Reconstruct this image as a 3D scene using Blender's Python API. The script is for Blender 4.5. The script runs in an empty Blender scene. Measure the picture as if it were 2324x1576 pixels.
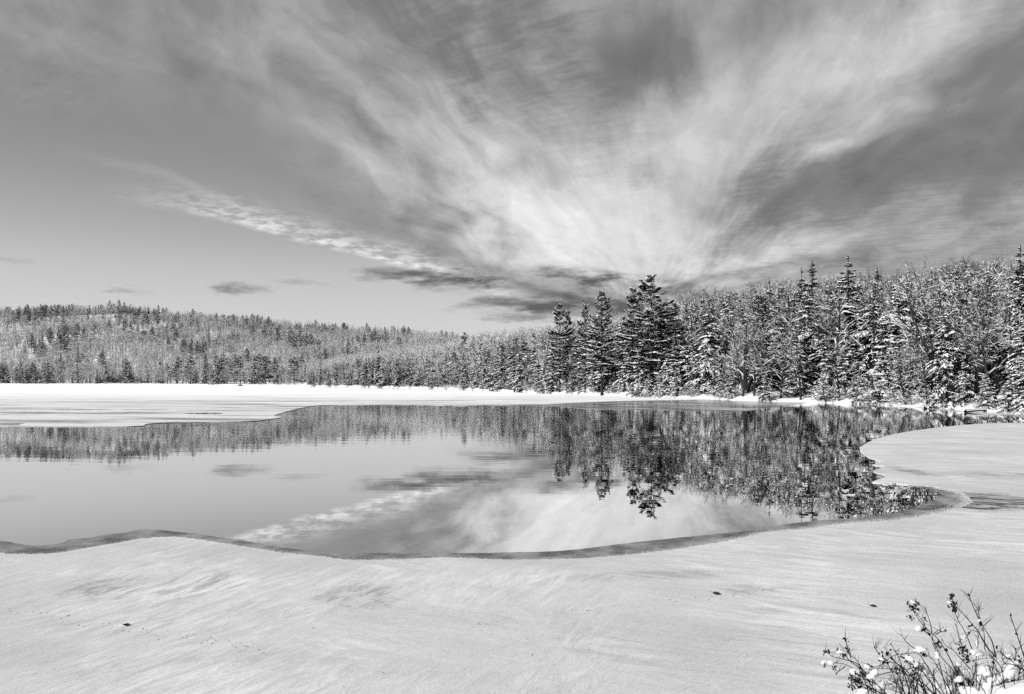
import bpy, math, random
import numpy as np
from mathutils import Vector
from mathutils.geometry import tessellate_polygon

scene = bpy.context.scene
COL = scene.collection
PI = math.pi
EYE = 3.3            # eye height above the lake, metres
FPX = 1600.0         # focal length on a 2324 px wide picture
CX, HY = 1162.0, 862.0

# ------------------------------------------------------------------ camera
cam_data = bpy.data.cameras.new('camera')
cam_data.sensor_width = 36.0
cam_data.lens = FPX / 2324.0 * 36.0
cam_data.shift_y = (HY - 788.0) / 2324.0
cam_data.clip_start = 0.1
cam_data.clip_end = 20000.0
cam = bpy.data.objects.new('camera', cam_data)
COL.objects.link(cam)
cam.location = (0, 0, EYE)
cam.rotation_euler = (PI / 2, 0, 0)
scene.camera = cam

# ------------------------------------------------------------------ sun, view
SUN_AZ = math.radians(-116.0)     # towards the sun, clockwise from +Y
SUN_EL = math.radians(32.0)
sd = Vector((math.sin(SUN_AZ) * math.cos(SUN_EL), math.cos(SUN_AZ) * math.cos(SUN_EL), math.sin(SUN_EL)))
sun_data = bpy.data.lights.new('sun', 'SUN')
sun_data.energy = 4.6
sun_data.angle = math.radians(2.0)
sun_data.color = (1.0, 1.0, 1.0)
sun = bpy.data.objects.new('sun', sun_data)
COL.objects.link(sun)
sun.rotation_euler = (-sd).to_track_quat('-Z', 'Y').to_euler()
scene.view_settings.view_transform = 'Standard'
scene.view_settings.look = 'None'
scene.view_settings.exposure = 0.0
scene.view_settings.gamma = 1.0
scene.view_settings.use_curve_mapping = False
scene.render.filter_size = 1.0
scene.render.engine = 'CYCLES'
cy = scene.cycles
cy.max_bounces = 5
cy.diffuse_bounces = 3
cy.glossy_bounces = 3
cy.transparent_max_bounces = 4
cy.caustics_reflective = False
cy.caustics_refractive = False
cy.use_denoising = False


# ------------------------------------------------------------------ node helpers
class NT:
    def __init__(self, tree):
        self.t = tree

    def node(self, kind, **kw):
        n = self.t.nodes.new(kind)
        for k, v in kw.items():
            setattr(n, k, v)
        return n

    def put(self, sock, v):
        if hasattr(v, 'is_linked'):
            self.t.links.new(v, sock)
        elif v is not None:
            sock.default_value = v

    def math(self, op, a, b=None, c=None, clamp=False):
        n = self.node('ShaderNodeMath', operation=op, use_clamp=clamp)
        for s, v in zip(n.inputs, (a, b, c)):
            self.put(s, v)
        return n.outputs[0]

    def add(self, a, b): return self.math('ADD', a, b)
    def sub(self, a, b): return self.math('SUBTRACT', a, b)
    def mul(self, a, b): return self.math('MULTIPLY', a, b)
    def mad(self, a, b, c): return self.math('MULTIPLY_ADD', a, b, c)

    def xyz(self, x, y, z=0.0):
        n = self.node('ShaderNodeCombineXYZ')
        for s, v in zip(n.inputs, (x, y, z)):
            self.put(s, v)
        return n.outputs[0]

    def sep(self, v):
        n = self.node('ShaderNodeSeparateXYZ')
        self.put(n.inputs[0], v)
        return n.outputs

    def noise(self, vec, scale=1.0, detail=4.0, rough=0.5, dist=0.0):
        n = self.node('ShaderNodeTexNoise')
        self.put(n.inputs['Vector'], vec)
        n.inputs['Scale'].default_value = scale
        n.inputs['Detail'].default_value = detail
        n.inputs['Roughness'].default_value = rough
        n.inputs['Distortion'].default_value = dist
        return n.outputs['Fac'], n.outputs['Color']

    def remap(self, v, a, b, c=0.0, d=1.0, smooth=True):
        n = self.node('ShaderNodeMapRange')
        n.interpolation_type = 'SMOOTHSTEP' if smooth else 'LINEAR'
        n.clamp = True
        self.put(n.inputs['Value'], v)
        for k, x in zip(('From Min', 'From Max', 'To Min', 'To Max'), (a, b, c, d)):
            self.put(n.inputs[k], x)
        return n.outputs['Result']

    def mapping(self, vec, loc=(0, 0, 0), rot=(0, 0, 0), scale=(1, 1, 1), kind='POINT'):
        n = self.node('ShaderNodeMapping', vector_type=kind)
        self.put(n.inputs['Vector'], vec)
        n.inputs['Location'].default_value = loc
        n.inputs['Rotation'].default_value = rot
        n.inputs['Scale'].default_value = scale
        return n.outputs[0]

    def streak(self, vec, deg, length, width, detail=6, rough=.62, dist=.4, shift=(0, 0, 0)):
        v = self.mapping(vec, loc=shift, rot=(0, 0, math.radians(deg)), scale=(length, width, 1), kind='TEXTURE')
        return self.noise(v, 1.0, detail, rough, dist)[0]

    def vlen(self, v):
        n = self.node('ShaderNodeVectorMath', operation='LENGTH')
        self.put(n.inputs[0], v)
        return n.outputs['Value']

    def vadd(self, a, b):
        n = self.node('ShaderNodeVectorMath', operation='ADD')
        self.put(n.inputs[0], a)
        self.put(n.inputs[1], b)
        return n.outputs[0]

    def mix(self, f, a, b):
        n = self.node('ShaderNodeMix', data_type='FLOAT')
        self.put(n.inputs[0], f)
        self.put(n.inputs[2], a)
        self.put(n.inputs[3], b)
        return n.outputs[0]

    def curve(self, v, pts, lo, hi):
        """piecewise smooth function of v (pts: list of (v, value)), value range lo..hi"""
        n = self.node('ShaderNodeFloatCurve')
        a, b = pts[0][0], pts[-1][0]
        cm = n.mapping
        c = cm.curves[0]
        while len(c.points) < len(pts):
            c.points.new(0.5, 0.5)
        for p, (x, y) in zip(c.points, pts):
            p.location = ((x - a) / (b - a), (y - lo) / (hi - lo))
        cm.update()
        t = self.remap(v, a, b, smooth=False)
        self.put(n.inputs['Value'], t)
        return self.mad(n.outputs[0], hi - lo, lo)


# ------------------------------------------------------------------ world: grey winter sky with cirrus
def ang(x, y):
    az = math.atan((x - CX) / FPX)
    el = math.atan((HY - y) / FPX * math.cos(az))
    return az, el


def build_world():
    w = bpy.data.worlds.new('World')
    scene.world = w
    w.use_nodes = True
    t = w.node_tree
    t.nodes.clear()
    g = NT(t)
    out = g.node('ShaderNodeOutputWorld')
    bg = g.node('ShaderNodeBackground')
    bg.inputs['Strength'].default_value = 0.1
    t.links.new(bg.outputs[0], out.inputs[0])
    sky = g.node('ShaderNodeTexSky', sky_type='NISHITA')
    sky.sun_disc = False
    sky.sun_elevation = SUN_EL
    sky.sun_rotation = SUN_AZ
    sky.air_density = 1.0
    sky.dust_density = 1.2
    bw = g.node('ShaderNodeRGBToBW')
    t.links.new(sky.outputs[0], bw.inputs[0])
    tc = g.node('ShaderNodeTexCoord')
    x, y, z = g.sep(tc.outputs['Generated'])
    az = g.math('ARCTAN2', x, y)
    el = g.math('ABSOLUTE', g.math('ARCSINE', z))
    # clear air, perceptual scale
    clear = g.math('POWER', g.mul(bw.outputs[0], 0.1 * 1.0), 1 / 2.2)
    clear = g.curve(el, [(0, .86), (.06, .845), (.12, .80), (.2, .675), (.3, .56), (.45, .50), (.8, .47), (1.57, .46)], 0.0, 1.0) if SKY_CURVE else clear
    # streak space: fan of cirrus from a point low over the wood
    va, ve = ang(1470, 700)
    s = g.sub(az, va)
    e = g.sub(el, ve)
    r = g.add(g.vlen(g.xyz(s, e, 0)), 0.015)
    us, ue = g.math('DIVIDE', s, r), g.math('DIVIDE', e, r)
    lr = g.math('LOGARITHM', r, 2.718)
    fan = g.xyz(us, ue, g.mul(lr, 0.34))
    w0f, w0c = g.noise(tc.outputs['Generated'], 3.5, 3, 0.5)
    wc = g.node('ShaderNodeVectorMath', operation='MULTIPLY_ADD')
    g.put(wc.inputs[0], w0c)
    wc.inputs[1].default_value = (.55, .55, .55)
    g.put(wc.inputs[2], fan)
    fan_w = wc.outputs[0]
    st1, st1c = g.noise(fan_w, 4.6, 9, 0.61)
    st2, _ = g.noise(g.vadd(fan_w, (4.1, 2.2, 7.7)), 10.0, 6, 0.54)
    st3, _ = g.noise(g.mapping(tc.outputs['Generated'], scale=(15, 15, 24)), 1.0, 6, 0.62, 0.6)
    zz = g.add(g.math('ABSOLUTE', z), .13)
    plane = g.xyz(g.math('DIVIDE', x, zz), g.math('DIVIDE', y, zz), 0)
    pl1 = g.streak(plane, 62, 1.1, .5, 8, .55, .5)
    pl2 = g.streak(plane, 62, .26, .15, 7, .60, .4)
    rip = g.streak(plane, -25, .10, .030, 4, .6, .6)
    # warp of the large shapes
    c1, c2, c3 = g.sep(st1c)
    d1, d2, d3 = g.sep(w0c)
    amp = g.mad(g.math('MINIMUM', r, 0.5), 0.22, 0.012)
    waz = g.add(az, g.mul(g.add(g.mul(g.sub(c1, .5), 1.0), g.mul(g.sub(d1, .5), .6)), amp))
    wel = g.add(el, g.mul(g.add(g.mul(g.sub(c2, .5), .8), g.mul(g.sub(d2, .5), .5)), amp))
    P = g.xyz(waz, wel, 0)
    # fine warp for the small low clouds
    f1, f1c = g.noise(g.mapping(tc.outputs['Generated'], scale=(14, 14, 60)), 1.0, 7, 0.6)
    h1, h2, h3 = g.sep(f1c)
    Q = g.xyz(g.mad(g.sub(h1, .5), .17, az), g.mad(g.sub(h2, .5), .030, el), 0)

    def blob(vec, px, py, rx, ry, rot=0.0, inner=0.0):
        a, b = ang(px, py)
        m = g.mapping(vec, loc=(a, b, 0), rot=(0, 0, math.radians(rot)), scale=(rx / FPX, ry / FPX, 1), kind='TEXTURE')
        return g.remap(g.vlen(m), 1.0, inner)

    # (x, y, rx, ry, rotation ccw, amount) on top of a mid grey cloud field
    field = [
        (1380, 550, 640, 180, -16, .32), (1250, 500, 330, 130, -14, .08), (1180, 560, 260, 80, -16, .12), (1560, 580, 240, 75, -25, .13),
        (1250, 430, 420, 200, -20, .14), (1540, 320, 190, 160, 0, .16), (1700, 230, 300, 200, 30, .10),
        (1330, 400, 560, 230, -10, .08), (860, 270, 330, 60, -30, .13), (700, 330, 260, 45, -22, .10), (1090, 330, 300, 120, -32, .06),
        (480, 120, 300, 70, -25, .05), (1900, 345, 170, 26, 8, .13), (1930, 150, 260, 150, 25, .10),
        (2170, 30, 260, 120, 20, .18), (1880, 560, 160, 40, 4, .14), (1680, 470, 120, 60, 20, .08),
        (1455, 150, 170, 130, 10, -.22), (1040, 90, 340, 150, -10, -.07), (1740, 70, 170, 90, 0, -.06), (1330, 60, 120, 120, 0, .06), (1600, 180, 90, 130, 0, .08), (1620, 300, 330, 160, 10, .07), (1900, 200, 260, 160, 30, .06),
        (1830, 440, 430, 90, 14, -.15), (2320, 220, 230, 330, 0, -.10), (2200, 420, 360, 160, 12, -.08),
        (1160, 395, 80, 50, 30, -.16), (1260, 425, 70, 60, 0, -.10), (960, 500, 130, 40, 10, -.10),
        (1040, 525, 110, 36, 20, -.15), (1000, 420, 160, 60, 30, -.05), (480, 230, 260, 60, -20, -.05),
        (110, 150, 180, 70, 0, -.05), (600, 390, 300, 50, -18, -.06), (250, 40, 400, 80, 0, .02),
    ]
    C = .605
    for px, py, rx, ry, ro, am in field:
        C = g.mad(blob(P, px, py, rx, ry, ro), am, C)
    cont = g.remap(r, 0.9, 0.15, .60, 1.1)
    k1 = g.remap(st1, .34, .66, -.5, .5, smooth=False)
    k2 = g.remap(st2, .34, .66, -.5, .5, smooth=False)
    k3 = g.remap(pl1, .32, .68, -.5, .5, smooth=False)
    k4 = g.remap(pl2, .34, .66, -.5, .5, smooth=False)
    C = g.math('SUBTRACT', C, g.mul(g.math('MAXIMUM', g.sub(C, .70), 0.0), .30))
    side = g.remap(g.math('ABSOLUTE', us), .30, .80, .35, 1.0)
    fanw = g.mul(cont, side)
    C = g.mad(g.mul(k1, fanw), .22, C)
    C = g.mad(g.mul(k2, fanw), .10, C)
    C = g.mad(g.mul(k3, cont), .13, C)
    C = g.mad(g.mul(k4, cont), .07, C)
    C = g.mad(g.mul(g.sub(rip, .5), g.remap(w0f, .45, .6)), .22, C)
    C = g.mad(g.sub(st3, .5), .13, C)
    C = g.math('SUBTRACT', C, g.mul(g.math('MAXIMUM', g.sub(C, .86), 0.0), .40))
    # where the cloud field ends towards the clear air
    edge = g.curve(az, [(-.9, ang(-800, 330)[1]), (ang(0, 0)[0], ang(0, 345)[1]), (ang(400, 0)[0], ang(400, 370)[1]), (ang(700, 0)[0], ang(700, 440)[1]),
                        (ang(900, 0)[0], ang(900, 560)[1]), (ang(1000, 0)[0], ang(1000, 632)[1]), (ang(1150, 0)[0], ang(1150, 680)[1]),
                        (ang(1300, 0)[0], ang(1300, 730)[1]), (ang(1500, 0)[0], 0.03), (.9, 0.0)], 0.0, 0.5)
    dd = g.sub(wel, edge)
    soft = g.remap(az, ang(500, 0)[0], ang(1000, 0)[0], .16, .035)
    cover = g.remap(dd, 0.0, soft)
    # thin bright band with a sharp lower edge
    low = g.curve(az, [(-.9, ang(-500, 300)[1]), (ang(0, 0)[0], ang(0, 432)[1]), (ang(220, 0)[0], ang(220, 459)[1]), (ang(480, 0)[0], ang(480, 502)[1]),
                       (ang(650, 0)[0], ang(650, 548)[1]), (ang(850, 0)[0], ang(850, 596)[1]), (ang(1000, 0)[0], ang(1000, 636)[1]),
                       (ang(1200, 0)[0], ang(1200, 700)[1]), (ang(1400, 0)[0], 0.05), (.9, 0.0)], 0.0, 0.5)
    f2, _ = g.noise(g.mapping(tc.outputs['Generated'], rot=(0, math.radians(14), 0), scale=(40, 40, 150)), 1.0, 5, 0.65)
    db = g.add(g.sub(el, low), g.mul(g.sub(h2, .5), .006))
    band = g.mul(g.remap(db, 0.0, .010), g.remap(db, .052, .0))
    band = g.mul(band, g.mul(g.remap(az, ang(180, 0)[0], ang(620, 0)[0], .0, 1.0), g.remap(az, ang(1250, 0)[0], ang(1000, 0)[0])))
    band = g.mul(band, g.remap(f2, .36, .62, .0, 1.15))
    wisp = g.mul(blob(P, 420, 425, 280, 22, -13), .05)
    veil = g.mul(g.mul(g.remap(db, 0.0, .03), g.remap(az, ang(420, 0)[0], ang(900, 0)[0], .0, .55)), g.remap(az, ang(1400, 0)[0], ang(1100, 0)[0]))
    cover = g.math('MAXIMUM', cover, veil)
    C = g.add(C, g.mul(g.math('MAXIMUM', g.sub(.50, C), 0.0), .55))
    L = g.mix(cover, clear, C)
    L = g.add(L, g.mul(band, .26))
    L = g.add(L, wisp)
    # small dark clouds low over the hills
    for px, py, rx, ry, ro, am in [(1000, 634, 210, 30, -4, .34), (553, 654, 78, 19, -3, .22), (285, 660, 46, 8, -5, .13),
                                   (690, 640, 90, 9, -4, .07), (1210, 688, 190, 38, 2, .34), (1330, 628, 150, 26, -5, .30), (1440, 648, 190, 26, -4, .30),
                                   (1330, 705, 260, 24, 3, .26), (1190, 728, 120, 10, 0, .2), (1700, 620, 300, 26, 6, .12), (40, 590, 60, 6, 0, .05), (1120, 640, 150, 16, -6, .2), (1560, 690, 260, 50, 0, .14),
                                   (1850, 600, 260, 60, 8, .05)]:
        L = g.sub(L, g.mul(g.mul(blob(Q, px, py, rx, ry, ro, .25), am), g.remap(f1, .36, .60, .10, 1.15)))
    L = g.math('MAXIMUM', g.math('MINIMUM', L, .985), .30)
    lin = g.mul(g.math('POWER', L, 2.2), 10.0 * SKY_GAIN)
    # the sky's own gradient (Nishita) sits under the cloud field as a gentle share
    lin = g.mix(0.15, lin, g.mul(bw.outputs[0], NISH))
    g.put(bg.inputs['Color'], lin)


SKY_CURVE = True
SKY_GAIN = 1.0
NISH = 1.0
build_world()


# ------------------------------------------------------------------ materials (all neutral: the photograph is black and white)
def new_mat(name):
    m = bpy.data.materials.new(name)
    m.use_nodes = True
    m.node_tree.nodes.clear()
    g = NT(m.node_tree)
    out = g.node('ShaderNodeOutputMaterial')
    return m, g, out


def grey(v):
    return (v, v, v, 1.0)


def simple_mat(name, lo, hi, scale, rough=0.8, obj=True):
    m, g, out = new_mat(name)
    b = g.node('ShaderNodeBsdfPrincipled')
    tc = g.node('ShaderNodeTexCoord')
    f, _ = g.noise(tc.outputs['Object'], scale, 4, 0.6)
    g.put(b.inputs['Base Color'], g.remap(f, .3, .7, lo, hi))
    b.inputs['Roughness'].default_value = rough
    b.inputs['Specular IOR Level'].default_value = 0.2
    m.node_tree.links.new(b.outputs[0], out.inputs[0])
    return m


def diffuse_mat(name, lo, hi, scale):
    m, g, out = new_mat(name)
    b = g.node('ShaderNodeBsdfDiffuse')
    tc = g.node('ShaderNodeTexCoord')
    f, _ = g.noise(tc.outputs['Object'], scale, 2, 0.5)
    g.put(b.inputs['Color'], g.remap(f, .3, .7, lo, hi))
    m.node_tree.links.new(b.outputs[0], out.inputs[0])
    return m


M_BARK = diffuse_mat('bark', .025, .07, 3.0)
M_BARK_PALE = diffuse_mat('pale_bark', .30, .55, 2.0)
M_TWIG = diffuse_mat('twig_bark', .025, .06, 1.0)
M_HAZE_TWIG = diffuse_mat('hazed_twigs', .10, .24, 1.0)  # far twigs paler than near ones: distance haze put into the colour
M_GRAIN = diffuse_mat('snow_grain', .35, .62, 9.0)
M_PAD_SHADE = diffuse_mat('weed_snow', .64, .74, 6.0)  # darker copy of the tree snow, foreground shade painted into its colour
M_NEEDLE = diffuse_mat('needles', .010, .026, 1.5)
M_SNOW = diffuse_mat('snow_load', .84, .93, 2.0)
M_STEM = diffuse_mat('dry_stem', .012, .03, 8.0)
M_SEED = diffuse_mat('dry_seed', .008, .02, 20.0)
M_ROCK = diffuse_mat('rock', .03, .08, 2.0)
M_WALL_PALE = diffuse_mat('pale_boards', .70, .80, 1.0)
M_WALL_DARK = diffuse_mat('dark_boards', .03, .06, 1.0)
M_LEAF = diffuse_mat('dead_leaf', .012, .04, 30.0)


def mat_ground():
    m, g, out = new_mat('snowy_ground')
    tc = g.node('ShaderNodeTexCoord')
    b = g.node('ShaderNodeBsdfDiffuse')
    f, _ = g.noise(tc.outputs['Object'], .35, 6, 0.65)
    f2, _ = g.noise(tc.outputs['Object'], 2.0, 4, 0.6)
    v = g.mad(g.remap(f2, .58, .72), -.35, g.remap(f, .35, .6, .78, .9))
    g.put(b.inputs['Color'], v)
    m.node_tree.links.new(b.outputs[0], out.inputs[0])
    return m


def mat_bank():
    m, g, out = new_mat('bank_snow')
    tc = g.node('ShaderNodeTexCoord')
    b = g.node('ShaderNodeBsdfDiffuse')
    f, _ = g.noise(tc.outputs['Object'], 2.0, 8, 0.65)
    g.put(b.inputs['Color'], g.remap(f, .3, .7, .76, .9))
    bp = g.node('ShaderNodeBump')
    bp.inputs['Strength'].default_value = .4
    bp.inputs['Distance'].default_value = .05
    g.put(bp.inputs['Height'], f)
    m.node_tree.links.new(bp.outputs[0], b.inputs['Normal'])
    m.node_tree.links.new(b.outputs[0], out.inputs[0])
    return m


def mat_water():
    m, g, out = new_mat('still_water')
    tc = g.node('ShaderNodeTexCoord')
    o = tc.outputs['Object']
    x, y, z = g.sep(o)
    gl = g.node('ShaderNodeBsdfGlossy')
    gl.inputs['Roughness'].default_value = 0.0
    gl.inputs['Color'].default_value = grey(WATER_REFL)
    df = g.node('ShaderNodeBsdfDiffuse')
    df.inputs['Color'].default_value = grey(.012)
    fr = g.node('ShaderNodeFresnel')
    fr.inputs['IOR'].default_value = 1.33
    # ripples: small, drawn out across the wind, nearly none in the near lee
    n1, _ = g.noise(g.mapping(o, scale=(.55, 2.6, 1)), 1.0, 2, .5, .3)
    n2, _ = g.noise(g.mapping(o, rot=(0, 0, .35), scale=(.25, .9, 1)), 1.0, 2, .5)
    patch, _ = g.noise(g.mapping(o, scale=(.02, .05, 1)), 1.0, 2, .5)
    k = g.mul(g.remap(y, 14.0, 60.0, .05, 1.0, smooth=False), g.remap(patch, .35, .65, .45, 1.0))
    hgt = g.mul(g.add(g.mul(n1, .5), g.mul(n2, 1.0)), k)
    bp = g.node('ShaderNodeBump')
    bp.inputs['Strength'].default_value = 1.0
    bp.inputs['Distance'].default_value = RIPPLE
    g.put(bp.inputs['Height'], hgt)
    m.node_tree.links.new(bp.outputs[0], gl.inputs['Normal'])
    mx = g.node('ShaderNodeMixShader')
    g.put(mx.inputs[0], g.remap(fr.outputs[0], .0, .35, .62, 1.0, smooth=False))
    m.node_tree.links.new(df.outputs[0], mx.inputs[1])
    m.node_tree.links.new(gl.outputs[0], mx.inputs[2])
    m.node_tree.links.new(mx.outputs[0], out.inputs[0])
    return m


def gp(x, y, z=0.0):
    """picture point of the 2324 px photograph -> point on the level z"""
    Y = (EYE - z) * FPX / (y - HY)
    return ((x - CX) / FPX * Y, Y)


def mat_far_ice():
    m, g, out = new_mat('far_ice_snow')
    tc = g.node('ShaderNodeTexCoord')
    o = tc.outputs['Object']
    x, y, z = g.sep(o)
    b = g.node('ShaderNodeBsdfDiffuse')
    n1 = g.streak(o, -9, 26.0, 4.0, 8, .64, .8)
    n2 = g.streak(o, 12, 70.0, 11.0, 6, .62, .6)
    n3 = g.streak(o, 0, 1.4, .8, 5, .7, 0)
    # snow thins out towards the open water and to the west
    thin = g.mul(g.remap(g.mad(g.sub(n2, .5), 130.0, y), 185.0, 80.0), g.remap(x, 34.0, -16.0, .45, 1.0))
    v = g.mix(thin, .95, .70)
    v = g.mad(g.mul(g.remap(n1, .48, .64), g.mad(thin, .95, .06)), -.40, v)
    v = g.mad(g.mul(g.remap(n2, .55, .66), g.mad(thin, .8, .2)), -.22, v)
    v = g.mad(g.mul(g.sub(n3, .5), thin), .50, v)
    v = g.mad(g.remap(n1, .28, .44, 1.0, 0.0), .16, v)
    g.put(b.inputs['Color'], g.math('MINIMUM', g.math('MAXIMUM', v, .12), .95))
    m.node_tree.links.new(b.outputs[0], out.inputs[0])
    return m


def mat_thin_ice(name='thin_ice_wet', lo=.10, hi=.55):
    m, g, out = new_mat(name)
    tc = g.node('ShaderNodeTexCoord')
    o = tc.outputs['Object']
    b = g.node('ShaderNodeBsdfDiffuse')
    n1 = g.streak(o, -38, 12.0, 2.6, 8, .66, .6)
    n3, _ = g.noise(o, 1.2, 5, .7)
    v = g.add(g.remap(n1, .42, .66, lo, hi), g.mul(g.sub(n3, .5), .12))
    g.put(b.inputs['Color'], g.math('MAXIMUM', v, .04))
    gl = g.node('ShaderNodeBsdfGlossy')
    gl.inputs['Roughness'].default_value = .10
    gl.inputs['Color'].default_value = grey(.9)
    mx = g.node('ShaderNodeMixShader')
    g.put(mx.inputs[0], g.remap(n1, .42, .66, .55, .12))
    m.node_tree.links.new(b.outputs[0], mx.inputs[1])
    m.node_tree.links.new(gl.outputs[0], mx.inputs[2])
    m.node_tree.links.new(mx.outputs[0], out.inputs[0])
    return m


def mat_near_ice():
    m, g, out = new_mat('wind_brushed_ice')
    tc = g.node('ShaderNodeTexCoord')
    o = tc.outputs['Object']
    b = g.node('ShaderNodeBsdfDiffuse')
    w, wc = g.noise(o, .16, 2, .5)
    wv = g.node('ShaderNodeVectorMath', operation='MULTIPLY_ADD')
    g.put(wv.inputs[0], wc)
    wv.inputs[1].default_value = (1.5, 1.5, 0)
    g.put(wv.inputs[2], o)
    ow = wv.outputs[0]
    a1 = g.streak(ow, 62, .75, .19, 10, .72, .7)
    a2 = g.streak(ow, -24, 1.2, .24, 10, .72, .7)
    a3 = g.streak(ow, 40, .5, .09, 8, .72, .8)
    n3 = g.streak(o, -16, 6.0, 1.6, 6, .6, .5)
    big, _ = g.noise(o, .33, 4, .55)
    fine, _ = g.noise(o, 34.0, 3, .75)
    fine2 = g.streak(ow, 50, .12, .03, 5, .72, .3)
    sel, _ = g.noise(g.vadd(o, (20, 7, 0)), .20, 2, .5)
    x, y, z = g.sep(o)
    pick = g.remap(g.mad(x, .045, sel), .42, .62)
    n1 = a1
    st = g.remap(g.mix(pick, a1, a2), .34, .66, 0.0, 1.0, smooth=False)
    amp = g.remap(big, .40, .64, .05, .30)
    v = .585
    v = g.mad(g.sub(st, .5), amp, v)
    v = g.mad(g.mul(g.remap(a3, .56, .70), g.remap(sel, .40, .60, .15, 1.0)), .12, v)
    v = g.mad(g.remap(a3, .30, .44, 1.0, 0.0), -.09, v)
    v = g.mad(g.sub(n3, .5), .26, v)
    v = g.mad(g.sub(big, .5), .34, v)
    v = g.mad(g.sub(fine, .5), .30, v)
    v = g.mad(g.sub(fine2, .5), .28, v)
    # patches blown nearly bare: (x, y in the photograph, size in metres, depth)

    def bare(px, py, rx, ry, rot, am):
        a, c = gp(px, py)
        mm = g.mapping(o, loc=(a, c, 0), rot=(0, 0, rot), scale=(rx, ry, 1), kind='TEXTURE')
        k = g.add(g.vlen(mm), g.mul(g.sub(n1, .5), 1.1))
        return g.mul(g.remap(k, 1.1, .3), am)
    for args in [(2250, 1140, 2.2, 1.7, 0, .42), (2200, 1150, .9, 1.0, 0, .25), (2060, 1070, .6, 1.7, 0, .22), (240, 1335, .7, .8, .9, .13), (460, 1330, .7, .8, .8, .13),
                 (820, 1360, .75, .75, .8, .14), (1500, 1310, 1.9, .35, .1, .10), (1700, 1340, 1.2, .3, .1, .08), (2280, 1080, 3.0, 1.2, 0, .12)]:
        v = g.sub(v, g.mul(bare(*args), g.remap(st, .35, .62, 1.35, .25)))
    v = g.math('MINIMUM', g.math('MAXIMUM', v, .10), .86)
    g.put(b.inputs['Color'], v)
    bp = g.node('ShaderNodeBump')
    bp.inputs['Strength'].default_value = .7
    bp.inputs['Distance'].default_value = .010
    g.put(bp.inputs['Height'], g.add(g.mul(st, .8), g.add(g.mul(fine, .35), g.mul(a3, .5))))
    m.node_tree.links.new(bp.outputs[0], b.inputs['Normal'])
    m.node_tree.links.new(b.outputs[0], out.inputs[0])
    return m


def mat_rim():
    m, g, out = new_mat('wet_ice_rim')
    tc = g.node('ShaderNodeTexCoord')
    o = tc.outputs['Object']
    b = g.node('ShaderNodeBsdfPrincipled')
    fine, _ = g.noise(o, 22.0, 4, .75)
    mid, _ = g.noise(o, 1.3, 5, .6)
    v = g.mad(g.sub(fine, .5), .30, g.remap(mid, .34, .66, .10, .30))
    g.put(b.inputs['Base Color'], g.math('MAXIMUM', v, .03))
    b.inputs['Roughness'].default_value = .55
    b.inputs['Specular IOR Level'].default_value = .12
    m.node_tree.links.new(b.outputs[0], out.inputs[0])
    return m


WATER_REFL = .97
RIPPLE = .009
M_GROUND, M_BANK, M_WATER = mat_ground(), mat_bank(), mat_water()
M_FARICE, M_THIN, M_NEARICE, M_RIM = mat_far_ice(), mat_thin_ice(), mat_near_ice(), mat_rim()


# ------------------------------------------------------------------ mesh helpers
class Acc:
    """collects triangles"""

    def __init__(self):
        self.v, self.f, self.n = [], [], 0

    def add(self, v, f):
        v = np.asarray(v, dtype=np.float32).reshape(-1, 3)
        f = np.asarray(f, dtype=np.int32).reshape(-1, 3)
        self.v.append(v)
        self.f.append(f + self.n)
        self.n += len(v)

    def arrays(self):
        if not self.v:
            return np.zeros((0, 3), np.float32), np.zeros((0, 3), np.int32)
        return np.concatenate(self.v), np.concatenate(self.f)


def mesh_np(name, V, F, mats, idx=None, smooth=False):
    me = bpy.data.meshes.new(name)
    me.vertices.add(len(V))
    me.vertices.foreach_set('co', np.ascontiguousarray(V, dtype=np.float32).ravel())
    me.loops.add(len(F) * 3)
    me.loops.foreach_set('vertex_index', np.ascontiguousarray(F, dtype=np.int32).ravel())
    me.polygons.add(len(F))
    me.polygons.foreach_set('loop_start', np.arange(0, len(F) * 3, 3, dtype=np.int32))
    for m in mats:
        me.materials.append(m)
    if idx is not None:
        me.polygons.foreach_set('material_index', np.ascontiguousarray(idx, dtype=np.int32))
    me.polygons.foreach_set('use_smooth', np.full(len(F), smooth, dtype=bool))
    me.update(calc_edges=True)
    return me


def obj(name, me, parent=None):
    o = bpy.data.objects.new(name, me)
    COL.objects.link(o)
    if parent is not None:
        o.parent = parent
    return o


def tag(o, label=None, cat=None, group=None, kind=None):
    if label:
        o['label'] = label
    if cat:
        o['category'] = cat
    if group:
        o['group'] = group
    if kind:
        o['kind'] = kind
    return o


def unit(a):
    return a / np.maximum(np.linalg.norm(a, axis=-1, keepdims=True), 1e-9)


def prisms(acc, P0, P1, R0, R1, n=3):
    """many tapered n-sided prisms at once"""
    P0, P1 = np.asarray(P0, float), np.asarray(P1, float)
    R0, R1 = np.asarray(R0, float), np.asarray(R1, float)
    k = len(P0)
    if k == 0:
        return
    d = unit(P1 - P0)
    ref = np.where(np.abs(d[:, 2:3]) > .9, np.array([[1., 0, 0]]), np.array([[0., 0, 1]]))
    a = unit(np.cross(d, ref))
    b = np.cross(d, a)
    V = np.zeros((k, 2 * n, 3))
    for i in range(n):
        t = 2 * PI * i / n
        q = math.cos(t) * a + math.sin(t) * b
        V[:, i] = P0 + q * R0[:, None]
        V[:, n + i] = P1 + q * R1[:, None]
    F = []
    for i in range(n):
        j = (i + 1) % n
        F += [(i, j, n + j), (i, n + j, n + i)]
    F = np.array(F)
    F = (F[None] + (np.arange(k) * 2 * n)[:, None, None]).reshape(-1, 3)
    acc.add(V.reshape(-1, 3), F)


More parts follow.
